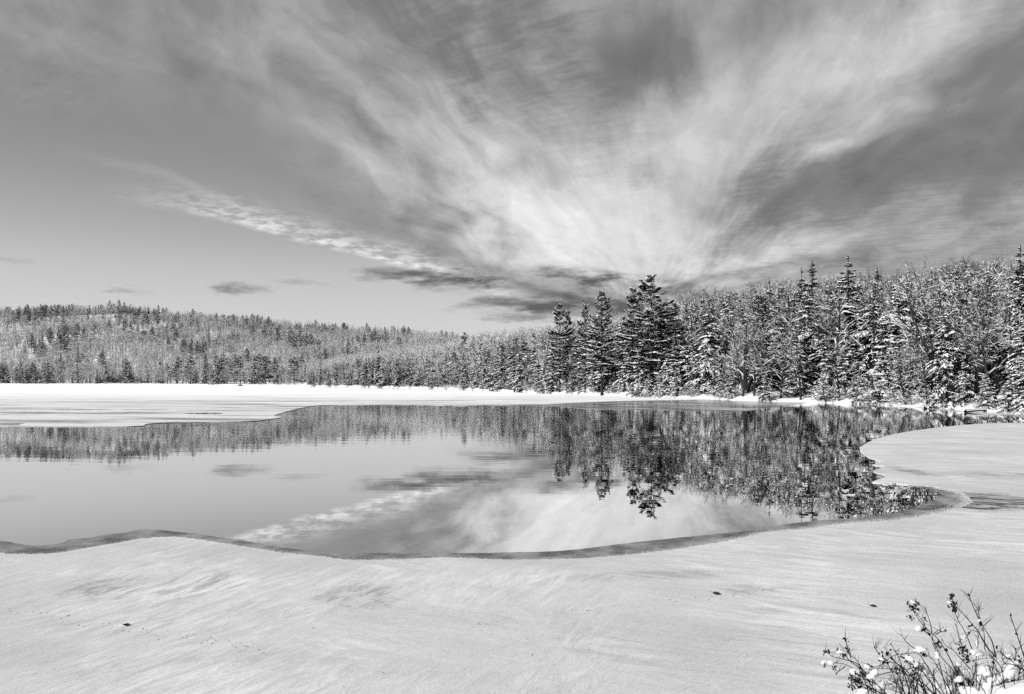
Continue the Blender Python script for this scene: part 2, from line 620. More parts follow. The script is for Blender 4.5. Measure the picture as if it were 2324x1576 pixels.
def snow_strips(acc, P0, P1, R0, R1, rng, wmul=1.15, hmin=.02, hmax=.06, keep=.9, steep=.82):
    """snow lying along the upper side of branches"""
    P0, P1 = np.asarray(P0, float), np.asarray(P1, float)
    R0, R1 = np.asarray(R0, float), np.asarray(R1, float)
    d = unit(P1 - P0)
    ok = (np.abs(d[:, 2]) < steep) & (rng.random(len(P0)) < keep)
    P0, P1, R0, R1, d = P0[ok], P1[ok], R0[ok], R1[ok], d[ok]
    k = len(P0)
    if k == 0:
        return
    s = unit(np.cross(d, np.array([[0., 0, 1]])))
    up = np.cross(s, d)
    flat = np.sqrt(np.maximum(1 - d[:, 2] ** 2, .05))
    h = (hmin + (hmax - hmin) * rng.random(k)) * flat
    w0, w1 = R0 * wmul + .008, R1 * wmul + .006
    V = np.zeros((k, 6, 3))
    for i, (P, R, w) in enumerate(((P0, R0, w0), (P1, R1, w1))):
        V[:, 3 * i] = P - s * w[:, None] + up * (R * .35)[:, None]
        V[:, 3 * i + 1] = P + up * (R + h)[:, None]
        V[:, 3 * i + 2] = P + s * w[:, None] + up * (R * .35)[:, None]
    F = np.array([(0, 1, 4), (0, 4, 3), (1, 2, 5), (1, 5, 4)])
    F = (F[None] + (np.arange(k) * 6)[:, None, None]).reshape(-1, 3)
    acc.add(V.reshape(-1, 3), F)


def lumps(acc, C, A, L, W, H, rng):
    """snow pads: low four-sided mounds, long axis along A"""
    k = len(C)
    if k == 0:
        return
    A = unit(A)
    s = unit(np.cross(A, np.array([[0., 0, 1]])) + 1e-6)
    up = np.cross(s, A)
    j = lambda: .75 + .5 * rng.random((k, 1))
    V = np.stack([C + A * L[:, None] * j(), C + s * W[:, None] * j(), C - A * L[:, None] * j() * .8, C - s * W[:, None] * j(),
                  C + up * H[:, None] * j() + A * (rng.random((k, 1)) - .5) * L[:, None] * .5], axis=1)
    F = np.array([(0, 1, 4), (1, 2, 4), (2, 3, 4), (3, 0, 4)])
    F = (F[None] + (np.arange(k) * 5)[:, None, None]).reshape(-1, 3)
    acc.add(V.reshape(-1, 3), F)


def tufts(acc, C, A, size, rng, n=3, spread=.55, wid=.30):
    """needle sprays: n narrow triangles fanning out round axis A at each point"""
    k = len(C)
    if k == 0:
        return
    A = unit(A)
    for _ in range(n):
        d = unit(A + (rng.random((k, 3)) - .5) * 2 * spread)
        q = unit(np.cross(d, rng.random((k, 3)) - .5))
        sz = size * (.7 + .6 * rng.random(k))
        w = sz * wid
        b = C - d * (sz * .25)[:, None]
        V = np.stack([b - q * (w * .5)[:, None], b + q * (w * .5)[:, None], C + d * (sz * .75)[:, None]], axis=1)
        F = np.arange(3 * k).reshape(-1, 3)
        acc.add(V.reshape(-1, 3), F)


# ------------------------------------------------------------------ trees
def trunk_segments(rng, H, r, lean=.02, n=8, top=.06):
    p = np.zeros((n + 1, 3))
    p[:, 2] = np.linspace(-.4, H, n + 1)
    p[1:, :2] = np.cumsum(rng.normal(0, lean * H / n, (n, 2)), axis=0)
    rr = r * (1 - np.linspace(0, 1, n + 1) * (1 - top)) ** 1.05
    rr[0] *= 1.25
    return p, rr


def along(p, z):
    """trunk axis point at height z"""
    return np.array([np.interp(z, p[:, 2], p[:, 0]), np.interp(z, p[:, 2], p[:, 1]), z])


def conifer(seed, kind, H=16.0, dens=1.0, snowy=.6):
    rng = np.random.default_rng(seed)
    tr, cr, sn = Acc(), Acc(), Acc()
    p, rr = trunk_segments(rng, H, {'spruce': .017, 'hemlock': .018, 'pine': .016}[kind] * H, .015)
    prisms(tr, p[:-1], p[1:], rr[:-1], rr[1:], 6)
    if kind == 'spruce':
        base, nb, Rb = .05, int(H * 10), .165 * H
    elif kind == 'hemlock':
        base, nb, Rb = .04, int(H * 9), .235 * H
    else:
        base, nb, Rb = .16, int(H * 7.0), .25 * H
    hs = np.sort(rng.random(nb))
    if kind == 'spruce':
        nw = int(H * 1.9)
        hs = np.clip((np.floor(hs * nw) + .5) / nw + rng.normal(0, .30 / nw, nb), 0, .99)
        hs = hs[(hs < .75) | (rng.random(nb) < .55)]
        nb = len(hs)
    B0, B1, BR0, BR1 = [], [], [], []
    for i in range(nb):
        t = base + (1 - base) * hs[i]
        if t > .985:
            t = .985
        if kind == 'pine':
            t = base + (1 - base) * (round(hs[i] * 19) / 19 + rng.normal(0, .011))
            t = min(max(t, base), .985)
            u = (t - base) / (1 - base)
            prof = min(1, 0.45 + 1.6 * u) * (1 - u) ** .64
            L = Rb * prof * rng.uniform(.5, 1.25) + .45
            if u < .22 and rng.random() < .4:
                continue
            a = math.radians(rng.normal(6 + 34 * u ** 1.5, 8))
            droop = rng.uniform(.10, .45) * (1 - u)
        elif kind == 'hemlock':
            prof = (1 - t) ** .72 * min(1, .65 + 3.0 * t)
            L = Rb * prof * rng.uniform(.4, 1.35) + .25
            a = math.radians(rng.normal(14 - 8 * (1 - t), 9))
            droop = rng.uniform(.35, .85) * (1 - .5 * t)
        else:
            prof = (1 - t) ** .85 * min(1, .7 + 3 * t)
            L = Rb * prof * rng.uniform(.65, 1.2) + .10
            a = math.radians(rng.normal(-10 + 48 * t ** 2.5, 8))
            droop = rng.uniform(.1, .38) * (1 - .7 * t)
        ph = rng.uniform(0, 2 * PI)
        dh = np.array([math.cos(ph), math.sin(ph), 0.0])
        side = np.array([-dh[1], dh[0], 0.0])
        o = along(p, t * H)

        def pos(s):
            s = np.asarray(s, float)
            up = s * math.sin(a) - droop * s ** 2
            if kind == 'pine':
                up = up + .16 * np.maximum(s - .55, 0) ** 1.5 * 2
            return o + dh * (L * s * math.cos(a))[..., None] + np.array([0, 0, 1.0]) * (L * up)[..., None]
        ss = np.linspace(0, 1, 4)
        q = pos(ss)
        br = max(.012, .012 * L + .01)
        B0 += list(q[:-1]); B1 += list(q[1:])
        BR0 += [br, br * .75, br * .5]; BR1 += [br * .75, br * .5, br * .25]
        # needle sprays
        n = max(5, int(L * {'spruce': 20, 'hemlock': 20, 'pine': 15}[kind] * dens))
        if kind == 'pine':
            s = .30 + .72 * rng.random(n) ** .7
            half = .24 * L * np.minimum(1, 2.2 * (1.08 - s)) + .12
        else:
            s = .10 + .92 * rng.random(n) ** .8
            half = (.30 if kind == 'spruce' else .36) * L * np.minimum(1, 3.5 * s) * np.clip(1.15 - s, .12, 1) + .08
        lat = (rng.random(n) * 2 - 1) * half
        c = pos(s) + side * lat[:, None]
        c[:, 2] -= np.abs(lat) * (.1 if kind == 'pine' else .42) * rng.uniform(.4, 1.2, n)
        out = dh * .8 + side * (np.sign(lat) * .8)[:, None]
        out[:, 2] += (.25 if kind == 'pine' else -.45)
        size = (.40 if kind == 'pine' else .34) * rng.uniform(.7, 1.25, n) * (1 if kind == 'pine' else max(.5, min(1, 2.6 * (1 - t) + .42)))
        tufts(cr, c - np.array([0, 0, .05]), out, size, rng, 4 if kind == 'pine' else 3, .6, .30)
        # snow pads
        load = np.clip(rng.normal(snowy, .36), 0.02, .98)
        m = rng.random(n) < load
        if kind == 'pine':
            m &= (rng.random(n) < .9)
        cc = c[m] + np.array([0, 0, .13 if kind == 'pine' else .05])
        k = len(cc)
        ax = out[m] * np.array([1, 1, 1.0])
        ax[:, 2] -= (s[m] * droop * 1.2)
        topf = 1.35 if kind == 'pine' else max(.4, min(1, 2.4 * (1 - t) + .25))
        big_ = topf * (1 + 1.1 * (rng.random(k) < .06))
        lumps(sn, cc, ax, rng.uniform(.09, .27, k) * big_, rng.uniform(.04, .10, k) * big_, rng.uniform(.03, .09, k) * big_, rng)
        if rng.random() < load * .6:
            sg = np.linspace(.25, .95, 5)
            qq = pos(sg)
            r5 = np.full(4, br * 1.2 + .03)
            snow_strips(sn, qq[:-1], qq[1:], r5, r5 * .8, rng, 1.4, .04, .10, .8, .9)
    prisms(tr, B0, B1, BR0, BR1, 3)
    # leader
    tip = p[-1]
    n = 14
    s = rng.random(n)
    c = np.tile(tip, (n, 1)) - np.array([0, 0, 1.0]) * (s * .9 - .15)[:, None]
    tufts(cr, c, np.tile([[0, 0, 1.0]], (n, 1)) + rng.normal(0, .4, (n, 3)) * (.4 + s[:, None]), np.full(n, .26 if kind != 'pine' else .4), rng, 2, .4, .25)
    return tr, cr, sn


def grow(rng, segs, p, d, L, r, level, cfg):
    """one limb: a bent chain of segments; appends (p0, p1, r0, r1, level) and recurses"""
    n = cfg['n'][level]
    pts = [p]
    dd = d.copy()
    step = L / n
    for i in range(n):
        dd = dd + rng.normal(0, cfg['wob'][level], 3)
        dd[2] += cfg['lift'][level]
        dd = dd / np.linalg.norm(dd)
        pts.append(pts[-1] + dd * step)
    tip = cfg['tip'][level]
    for i in range(n):
        a = r * (1 - (1 - tip) * i / n)
        b = r * (1 - (1 - tip) * (i + 1) / n)
        segs.append((pts[i], pts[i + 1], a, b, level))
    if level + 1 < len(cfg['n']):
        m = max(2, int(cfg['kids'][level] * rng.uniform(.75, 1.25)))
        lo = cfg['from'][level]
        for j in range(m):
            t = lo + (1 - lo) * (j + rng.random()) / m
            t = min(t, .99)
            i = int(t * n)
            f = t * n - i
            q = pts[i] * (1 - f) + pts[i + 1] * f
            ax = (pts[i + 1] - pts[i]) / step
            rv = rng.normal(0, 1, 3)
            rv -= ax * np.dot(rv, ax)
            rv /= np.linalg.norm(rv) + 1e-6
            an = math.radians(rng.normal(cfg['ang'][level], 9))
            nd = ax * math.cos(an) + rv * math.sin(an)
            nl = L * cfg['len'][level] * rng.uniform(.65, 1.2) * (1.15 - .65 * (t - lo) / (1 - lo + 1e-6))
            nr = max(cfg['rmin'][level + 1], (r * (1 - (1 - tip) * t)) * cfg['rad'][level])
            grow(rng, segs, q, nd, nl, nr, level + 1, cfg)


BARE = {
    'maple': dict(n=[8, 5, 3, 2], wob=[.05, .09, .13, .16], lift=[.02, .05, .03, .02], tip=[.18, .25, .3, .5], kids=[15, 7, 5], ang=[44, 40, 42],
                  len=[.42, .50, .50], rad=[.48, .5, .55], rmin=[.05, .026, .015, .010], **{'from': [.25, .25, .2]}),
    'ash': dict(n=[8, 6, 3, 2], wob=[.05, .11, .13, .16], lift=[.03, .09, .05, .03], tip=[.15, .2, .3, .5], kids=[16, 7, 4], ang=[32, 34, 38],
                len=[.46, .42, .50], rad=[.42, .5, .55], rmin=[.05, .026, .015, .010], **{'from': [.20, .25, .2]}),
    'shrub': dict(n=[5, 3, 2], wob=[.12, .16, .2], lift=[-.03, -.03, -.02], tip=[.3, .4, .5], kids=[9, 5], ang=[38, 40],
                  len=[.5, .5], rad=[.5, .6], rmin=[.02, .013, .01], **{'from': [.1, .15]}),
    'far': dict(n=[6, 4, 2], wob=[.10, .14, .18], lift=[.02, .06, .02], tip=[.2, .3, .4], kids=[22, 14], ang=[58, 50],
                len=[.50, .52], rad=[.45, .5], rmin=[.06, .03, .020], **{'from': [.16, .12]}),
}


def bare(seed, kind, H=15.0, stems=1, pale=False):
    rng = np.random.default_rng(seed)
    segs = []
    for s in range(stems):
        d = np.array([rng.normal(0, .04), rng.normal(0, .04), 1.0])
        p = np.array([0, 0, -.3])
        if stems > 1:
            a = 2 * PI * s / stems + rng.uniform(-.3, .3)
            sp = .32 if kind != 'shrub' else .75
            d = np.array([math.cos(a) * sp * rng.uniform(.4, 1.2), math.sin(a) * sp * rng.uniform(.4, 1.2), 1.0])
            p = np.array([math.cos(a) * .15, math.sin(a) * .15, -.3])
        grow(rng, segs, p, d / np.linalg.norm(d), H * rng.uniform(.88, 1.02) * .82, H * (.0125 if stems > 1 else .0155), 0, BARE[kind])
    P0 = np.array([s[0] for s in segs]); P1 = np.array([s[1] for s in segs])
    R0 = np.array([s[2] for s in segs]); R1 = np.array([s[3] for s in segs])
    lv = np.array([s[4] for s in segs])
    tr, cr, sn = Acc(), Acc(), Acc()
    a = lv == 0
    prisms(tr, P0[a], P1[a], R0[a], R1[a], 6)
    prisms(cr, P0[~a], P1[~a], R0[~a], R1[~a], 3)
    b = lv >= 1
    hgt = P1[:, 2] / max(P1[:, 2].max(), .1)
    if kind not in ('shrub', 'far'):
        b &= rng.random(len(b)) < np.interp(hgt, [.45, .8, 1.0], [1.0, .55, .12])
    snow_strips(sn, P0[b], P1[b], R0[b], R1[b], rng, 1.15, .016, .045, .62 if kind != 'far' else .8)
    snow_strips(sn, P0[a], P1[a], R0[a], R1[a], rng, .9, .01, .03, .5, .97)
    return tr, cr, sn


class Proto:
    def __init__(self, name, parts, mats):
        tr, cr, sn = parts
        self.meshes = []
        self.mats = mats
        tv = [q.arrays() for q in parts]
        self.h = float(max(v[:, 2].max() for v, f in tv if len(v)))
        for nm, (v, f), m in zip(('trunk', 'crown', 'snow_load'), tv, mats):
            self.meshes.append((nm, mesh_np(name + '_' + nm, v, f, [m])))
        V, F, I, n = [], [], [], 0
        for k, (v, f) in enumerate(tv):
            V.append(v); F.append(f + n); I.append(np.full(len(f), k)); n += len(v)
        self.joined = None
        self._j = (name, np.concatenate(V), np.concatenate(F), np.concatenate(I))
        self.tris = sum(len(f) for v, f in tv)

    def single(self):
        if self.joined is None:
            name, V, F, I = self._j
            self.joined = mesh_np(name, V, F, list(self.mats), I)
        return self.joined


MC = (M_BARK, M_NEEDLE, M_SNOW)
MB = (M_BARK, M_TWIG, M_SNOW)
PROTO = {
    'hemlock': [Proto('hemlock', conifer(10 + i, 'hemlock', 13, 1.15, .44 + .06 * (i % 3)), MC) for i in range(4)],
    'spruce': [Proto('spruce', conifer(30 + i, 'spruce', 16, 1.1, .34 + .06 * i), MC) for i in range(3)],
    'pine': [Proto('pine', conifer(50 + i, 'pine', 22, 1.0, .58), MC) for i in range(3)],
    'maple': [Proto('maple', bare(70 + i, 'maple', 15), MB) for i in range(3)],
    'ash': [Proto('ash', bare(80 + i, 'ash', 17, 1 + (i == 2) * 4), MB) for i in range(3)],
    'shrub': [Proto('shrub', bare(90 + i, 'shrub', 3.2, 7), MB) for i in range(2)],
    'far_bare': [Proto('far_bare', bare(110 + i, 'far', 15), (M_TWIG, M_HAZE_TWIG, M_SNOW)) for i in range(4)],
    'far_conifer': [Proto('far_conifer', conifer(120 + i, ('spruce', 'pine', 'hemlock')[i % 3], 14, .70, .36), MC) for i in range(3)],
}
NICE = {'hemlock': 'hemlock_tree', 'spruce': 'spruce_tree', 'pine': 'pine_tree', 'maple': 'bare_tree', 'ash': 'bare_tree', 'shrub': 'shrub',
        'far_bare': 'bare_tree', 'far_conifer': 'spruce_tree'}
CAT = {'shrub': 'shrub'}


def plant(kind, i, x, y, z, h, rz, label, group=None, wide=1.0, lean=0.0):
    """one tree as a thing: trunk, crown, snow load"""
    pr = PROTO[kind][i % len(PROTO[kind])]
    s = h / pr.h
    if kind.startswith('far'):
        o = obj(NICE[kind], pr.single())
    else:
        o = obj(NICE[kind], None)
        for nm, me in pr.meshes:
            c = obj(nm, me, o)
            if nm == 'snow_load':
                c['kind'] = 'stuff'
    o.location = (x, y, z)
    o.rotation_euler = (0, lean, rz)
    o.scale = (s * wide, s * wide, s)
    tag(o, label, CAT.get(kind, 'tree'), group)
    return o


# ------------------------------------------------------------------ terrain: shoreline and hills round the lake
# shoreline in the photograph: x -> y, turned into distance
SH_X = [-300, 0, 300, 560, 640, 720, 800, 880, 1040, 1240, 1490, 1700, 1743, 1876, 1965, 2062, 2136, 2214, 2324, 2700]
SH_Y = [500, 480, 450, 385, 365, 345, 318, 290, 240, 172, 129, 108, 104.5, 100, 94.5, 87, 79.5, 73.0, 67, 52]
_th = [math.degrees(math.atan((a - CX) / FPX)) for a in SH_X]
_rho = [b / math.cos(math.radians(t)) for t, b in zip(_th, SH_Y)]
TH = np.array([-180, -130, -110, -90, -70, -55] + _th + [55, 70, 90, 110, 130, 180], float)
RH = np.array([4, 9, 40, 150, 330, 480] + _rho + [60, 46, 28, 12, 6, 4], float)
# treetop skyline of the shore wood (x -> y), used for the rise of the ground behind it
SK_X = [640, 720, 800, 900, 1000, 1040, 1100, 1240, 1400, 1520, 1640, 1740, 1830, 1930, 2080, 2200, 2324, 2600]
SK_Y = [845, 825, 800, 788, 776, 764, 748, 736, 708, 664, 645, 640, 625, 612, 592, 585, 572, 560]
# skyline of the hill across the lake
HL_X = [-700, 0, 100, 280, 430, 600, 800, 900, 1000, 1060, 1150, 1300, 1600]
HL_Y = [705, 690, 686, 678, 703, 718, 734, 740, 749, 757, 768, 800, 850]


def shore_rho(th):
    return np.interp(th, TH, RH)


_wr = np.random.default_rng(5)
_wa, _wf, _wp = _wr.uniform(.3, 1.0, 10), _wr.uniform(.6, 3.2, 10), _wr.uniform(0, 6.28, 10)


def terrain(x, y):
    x, y = np.asarray(x, float), np.asarray(y, float)
    th = np.degrees(np.arctan2(x, y))
    rho = np.hypot(x, y)
    px = CX + FPX * np.tan(np.radians(np.clip(th, -75, 75)))
    sh = shore_rho(th)
    wig = sum(a * np.sin(f * th + p) for a, f, p in zip(_wa, _wf, _wp)) * np.clip(sh / 250, .08, 1.0) * .35
    d = rho - sh - wig
    cs = np.cos(np.radians(np.clip(th, -75, 75)))
    z = np.where(d < 0, np.maximum(-1.6, d * .22), .55 * (1 - np.exp(-np.maximum(d, 0) / 1.4)))
    # shore wood
    D = np.interp(px, [600, 720, 1000, 1240, 1500, 1800, 2324], [50, 60, 110, 95, 80, 62, 52])
    R = (sh + D) * cs
    zr = EYE + (HY - np.interp(px, SK_X, SK_Y)) / FPX * R - np.interp(px, [640, 800, 1100, 2324], [7, 13, 15, 16])
    zr = np.maximum(zr, 1.2)
    t = np.clip(d / D, 0, 3)
    up = np.where(t < 1, t * t * (3 - 2 * t) * .45 + t * .55, 1 - .0 * t)
    front = np.where(d > 0, z + zr * up, z)
    front = np.where((px > 640), front, z + np.where(d > 0, np.minimum(d * .015, 1.0), 0))
    # hill
    Yd = rho * cs
    zh = EYE + (HY - np.interp(px, HL_X, HL_Y)) / FPX * 740 - 14
    zh = np.maximum(zh, 0)
    y0 = np.maximum(sh * cs + 16, 440)
    u = np.clip((Yd - y0) / (745 - y0), 0, 1)
    roll = 1 - .13 * (1 + np.sin(x * .031 + y * .019)) * u - .08 * (1 + np.sin(x * .062 - y * .043)) * u
    hill = zh * (u * u * (3 - 2 * u)) * (1 + (roll - 1) * np.clip((1 - u) * 3, 0, 1)) - .5
    hill = hill * np.clip(1.45 - Yd / 1700, .45, 1.0)
    zz = np.where(d > 4, np.maximum(front, hill), front)
    zz = zz + np.where(d > 0, .12 * np.sin(x * 1.3 + y * .7) * np.sin(y * 1.1 - x * .4) * np.clip(d / 2, 0, 1), 0)
    return zz


def build_ground():
    th = np.unique(np.concatenate([np.linspace(-180, -42, 47), np.linspace(-42, 42, 421), np.linspace(42, 180, 47)]))[:-1]
    dl = np.concatenate([[-1e9], np.linspace(-8, 0, 9), np.linspace(.25, 4, 16), np.linspace(5, 60, 34), np.linspace(66, 180, 20),
                         np.linspace(195, 700, 36), np.geomspace(760, 9000, 14)])
    sh = shore_rho(th)
    rho = np.maximum(sh[:, None] + dl[None], .5)
    rho[:, 0] = np.minimum(.6 * sh, sh - 8.5 if False else .6 * sh)
    rho = np.maximum.accumulate(rho, axis=1)
    a = np.radians(th)[:, None]
    X, Y = rho * np.sin(a), rho * np.cos(a)
    Z = terrain(X, Y)
    n, m = X.shape
    V = np.stack([X, Y, Z], -1).reshape(-1, 3)
    V = np.concatenate([V, [[0, 0, -1.6]]])
    i, j = np.meshgrid(np.arange(n), np.arange(m - 1), indexing='ij')
    i2 = (i + 1) % n
    A, B, C, D = i * m + j, i2 * m + j, i2 * m + j + 1, i * m + j + 1
    F = np.concatenate([np.stack([A, D, C], -1).reshape(-1, 3), np.stack([A, C, B], -1).reshape(-1, 3)])
    k = np.arange(n)
    F = np.concatenate([F, np.stack([np.full(n, n * m), k * m, ((k + 1) % n) * m], -1)])
    o = obj('ground', mesh_np('ground', V, F, [M_GROUND], smooth=True))
    tag(o, 'snow covered ground rising from the lake into wooded hills', kind='structure')


build_ground()


# ------------------------------------------------------------------ water and ice
def sheet(name, pts, top, bottom, mat, label):
    """flat plate from an outline, with its real thickness"""
    pts = [(float(a), float(b)) for a, b in pts]
    tris = tessellate_polygon([[Vector((a, b, 0)) for a, b in pts]])
    n = len(pts)
    V = [(a, b, top) for a, b in pts] + [(a, b, bottom) for a, b in pts]
    F = []
    for t in tris:
        a, b, c = (Vector(pts[k]) for k in t)
        if (b - a).cross(c - a) < 0:
            t = (t[0], t[2], t[1])
        F.append(tuple(t))
    area = sum(pts[i][0] * pts[(i + 1) % n][1] - pts[(i + 1) % n][0] * pts[i][1] for i in range(n))
    for i in range(n):
        j = (i + 1) % n
        q = (i, j, n + j, n + i) if area < 0 else (j, i, n + i, n + j)
        F += [(q[0], q[1], q[2]), (q[0], q[2], q[3])]
    o = obj(name, mesh_np(name, np.array(V), np.array(F), [mat]))
    tag(o, label, kind='structure')
    return o


def smooth_line(pts, step, jit, seed, closed=False):
    """Catmull-Rom through points, resampled, with a small uneven edge"""
    rng = np.random.default_rng(seed)
    P = np.array(pts, float)
    out = []
    for i in range(len(P) - 1):
        p0, p1, p2, p3 = P[max(i - 1, 0)], P[i], P[i + 1], P[min(i + 2, len(P) - 1)]
        n = max(1, int(np.linalg.norm(p2 - p1) / step))
        n = min(n, 80)
        for k in range(n):
            t = k / n
            q = .5 * ((2 * p1) + (-p0 + p2) * t + (2 * p0 - 5 * p1 + 4 * p2 - p3) * t * t + (-p0 + 3 * p1 - 3 * p2 + p3) * t ** 3)
            out.append(q)
    out.append(P[-1])
    out = np.array(out)
    w = rng.normal(0, 1, (len(out), 2))
    for _ in range(1):
        w[1:-1] = (w[:-2] + w[1:-1] * 2 + w[2:]) / 4
    w[0] = w[-1] = 0
    return [tuple(q) for q in out + w * jit]


def G(pts):
    return [gp(a, b) for a, b in pts]


wat = obj('lake_water', mesh_np('lake_water', np.array([(-1600, -40, 0), (900, -40, 0), (900, 1400, 0), (-1600, 1400, 0)], float),
                                np.array([(0, 1, 2), (0, 2, 3)]), [M_WATER]))
tag(wat, 'dark still open lake water mirroring the wood and sky', kind='structure')

# far ice: front edge from the photograph, back edge a little short of the wooded shore
far_front = G([(-500, 972), (-100, 967), (20, 968.5), (300, 968.5), (332, 963.5), (380, 960.5), (560, 957.5), (600, 954.5), (632, 949.5), (640, 948),
               (622, 944.5), (640, 938), (687, 926.5), (727, 921), (820, 920), (979, 920), (1059, 922.5), (1099, 921), (1162, 920.5), (1215, 919.5), (1290, 916), (1400, 911.5), (1500, 909.5)])
back = []
for xx, off in [(1600, -1.5), (1490, -4), (1360, -6), (1240, -11), (1140, -17), (1040, -25), (960, -32), (880, -38), (800, -44), (720, -42), (640, -30), (560, -14), (300, 2), (0, 4), (-300, 4)]:
    t = math.atan((xx - CX) / FPX)
    r = float(shore_rho(math.degrees(t))) + off
    back.append((r * math.sin(t), r * math.cos(t)))
front_line = smooth_line(far_front, .5, .05, 3)
tipw = G([(1560, 908.6), (1612, 907.6)])
sheet('lake_ice', front_line + tipw + back, .045, -.05, M_FARICE, 'white snow covered ice sheet across the far half of the lake')
thin = smooth_line(G([(1090, 920.2), (1170, 921.3), (1268, 924), (1348, 930.5), (1428, 930.5), (1561, 933), (1693, 933), (1743, 925), (1821, 917.5)]), .4, .05, 4)
tb = []
for xx, off in [(1830, .4), (1743, .4), (1700, .4), (1600, .4), (1490, .2), (1400, -4), (1250, -16), (1120, -32)]:
    t = math.atan((xx - CX) / FPX)
    r = float(shore_rho(math.degrees(t))) + off
    tb.append((r * math.sin(t), r * math.cos(t)))
sheet('thin_ice', thin + tb, .012, -.03, M_THIN, 'grey wet thin ice in front of the tall pines')
# ice shelf along the nearest wooded bank
sh_out = smooth_line(G([(2010, 920.5), (2062, 923), (2140, 933), (2214, 938.5), (2324, 948), (2460, 958)]), .3, .04, 6)
sb = []
for xx in (2460, 2324, 2214, 2136, 2062, 2010):
    t = math.atan((xx - CX) / FPX)
    r = float(shore_rho(math.degrees(t))) + .6
    sb.append((r * math.sin(t), r * math.cos(t)))
sheet('thin_ice', sh_out + sb, .014, -.03, mat_thin_ice('shelf_ice', .25, .7), 'narrow grey ice shelf along the foot of the nearest wooded bank')
# slits of open water in the far ice
for i, (pp, lab) in enumerate([
        ([(412, 939.5), (440, 938.4), (500, 938.2), (501, 941), (470, 941.8), (430, 940.8)], 'short dark slit of open water in the ice near its front edge'),
        ([(112, 931.2), (200, 930.6), (260, 931.4), (200, 932.4), (130, 932.3)], 'long thin dark crack in the far ice, left half'),
        ([(270, 931), (370, 930.2), (372, 931.2), (280, 931.8)], 'thin dark crack in the far ice continuing to the right'),
        ([(-60, 937.0), (60, 936.8), (128, 937.4), (60, 938.2), (-60, 938)], 'thin dark crack in the far ice at the picture edge'),
        ([(-80, 961.5), (46, 961.5), (48, 964.5), (30, 967), (-80, 966.5)], 'small pocket of open water cut into the ice front')]):
    sheet('open_water', smooth_line(G(pp), .15, .01, 20 + i), .049, .046, M_WATER, lab)

# near ice: snow dusted sheet, with the grey wet rim along the open water
lobe = [(2800, 955), (2500, 960.5), (2324, 961), (2243, 962), (2143, 970), (2055, 982), (1993, 996), (1960, 1012), (1953, 1019), (1957, 1028), (1976, 1041), (2003, 1048),
        (1983, 1057), (2008, 1061), (1983, 1071), (2012, 1082), (1983, 1096), (2043, 1100), (2100, 1106)]
loop_ = [(2131, 1109), (2181, 1119), (2206, 1136), (2193, 1151), (2143, 1164), (2043, 1182), (1918, 1191)]
near = [(1836, 1203), (1743, 1211), (1656, 1229.5), (1512, 1253), (1367, 1268), (1248, 1273), (1152, 1274), (1008, 1269), (888, 1274), (792, 1274), (744, 1268), (704, 1264), (640, 1257),
        (576, 1247), (512, 1236.5), (448, 1227), (384, 1221.5), (320, 1226), (256, 1237.5), (192, 1248), (122, 1259), (48, 1261.5), (0, 1258), (-120, 1250), (-400, 1265), (-900, 1250)]
near_line = smooth_line(G(lobe + loop_ + near), .05, .0, 8)
rng = np.random.default_rng(9)
nl = np.array(near_line)
nl += rng.normal(0, 1, nl.shape) * np.minimum(.0012 * np.hypot(nl[:, 0], nl[:, 1])[:, None], .020)
close = [(-24, 4), (-20, 0), (0, -3), (20, 0), (40, 14), (58, 40)]
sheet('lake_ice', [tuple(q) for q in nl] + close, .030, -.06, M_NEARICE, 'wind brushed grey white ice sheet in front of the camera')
inner = [(2043, 1099), (2118, 1112), (2136, 1122), (2133, 1128), (2106, 1143), (2068, 1156), (1993, 1173), (1918, 1179), (1843, 1184.5), (1743, 1197), (1703, 1206), (1560, 1220), (1463, 1230), (1367, 1241.5), (1272, 1252),
         (1176, 1255), (1056, 1257), (959, 1255), (839, 1257), (744, 1255.5), (640, 1244), (576, 1233), (480, 1218.5), (416, 1210), (339, 1203), (307, 1205), (282, 1211), (240, 1215), (208, 1222), (160, 1226),
         (150, 1231), (128, 1236.5), (80, 1240), (48, 1237), (0, 1229), (-120, 1215), (-400, 1220), (-900, 1215)]
outer = [(-900, 1270), (-400, 1285), (0, 1290), (48, 1290), (200, 1270), (384, 1245), (576, 1270), (744, 1290), (900, 1300), (1150, 1300), (1367, 1292), (1656, 1255), (1918, 1215), (2143, 1185), (2230, 1160), (2240, 1130), (2200, 1105), (2100, 1095), (2043, 1096)]
rim_line = smooth_line(G(inner), .05, .011, 12)
sheet('ice_rim', rim_line + smooth_line(G(outer), .3, 0, 13), .012, -.05, M_RIM, 'dark grey wet rim of ice along the open water')


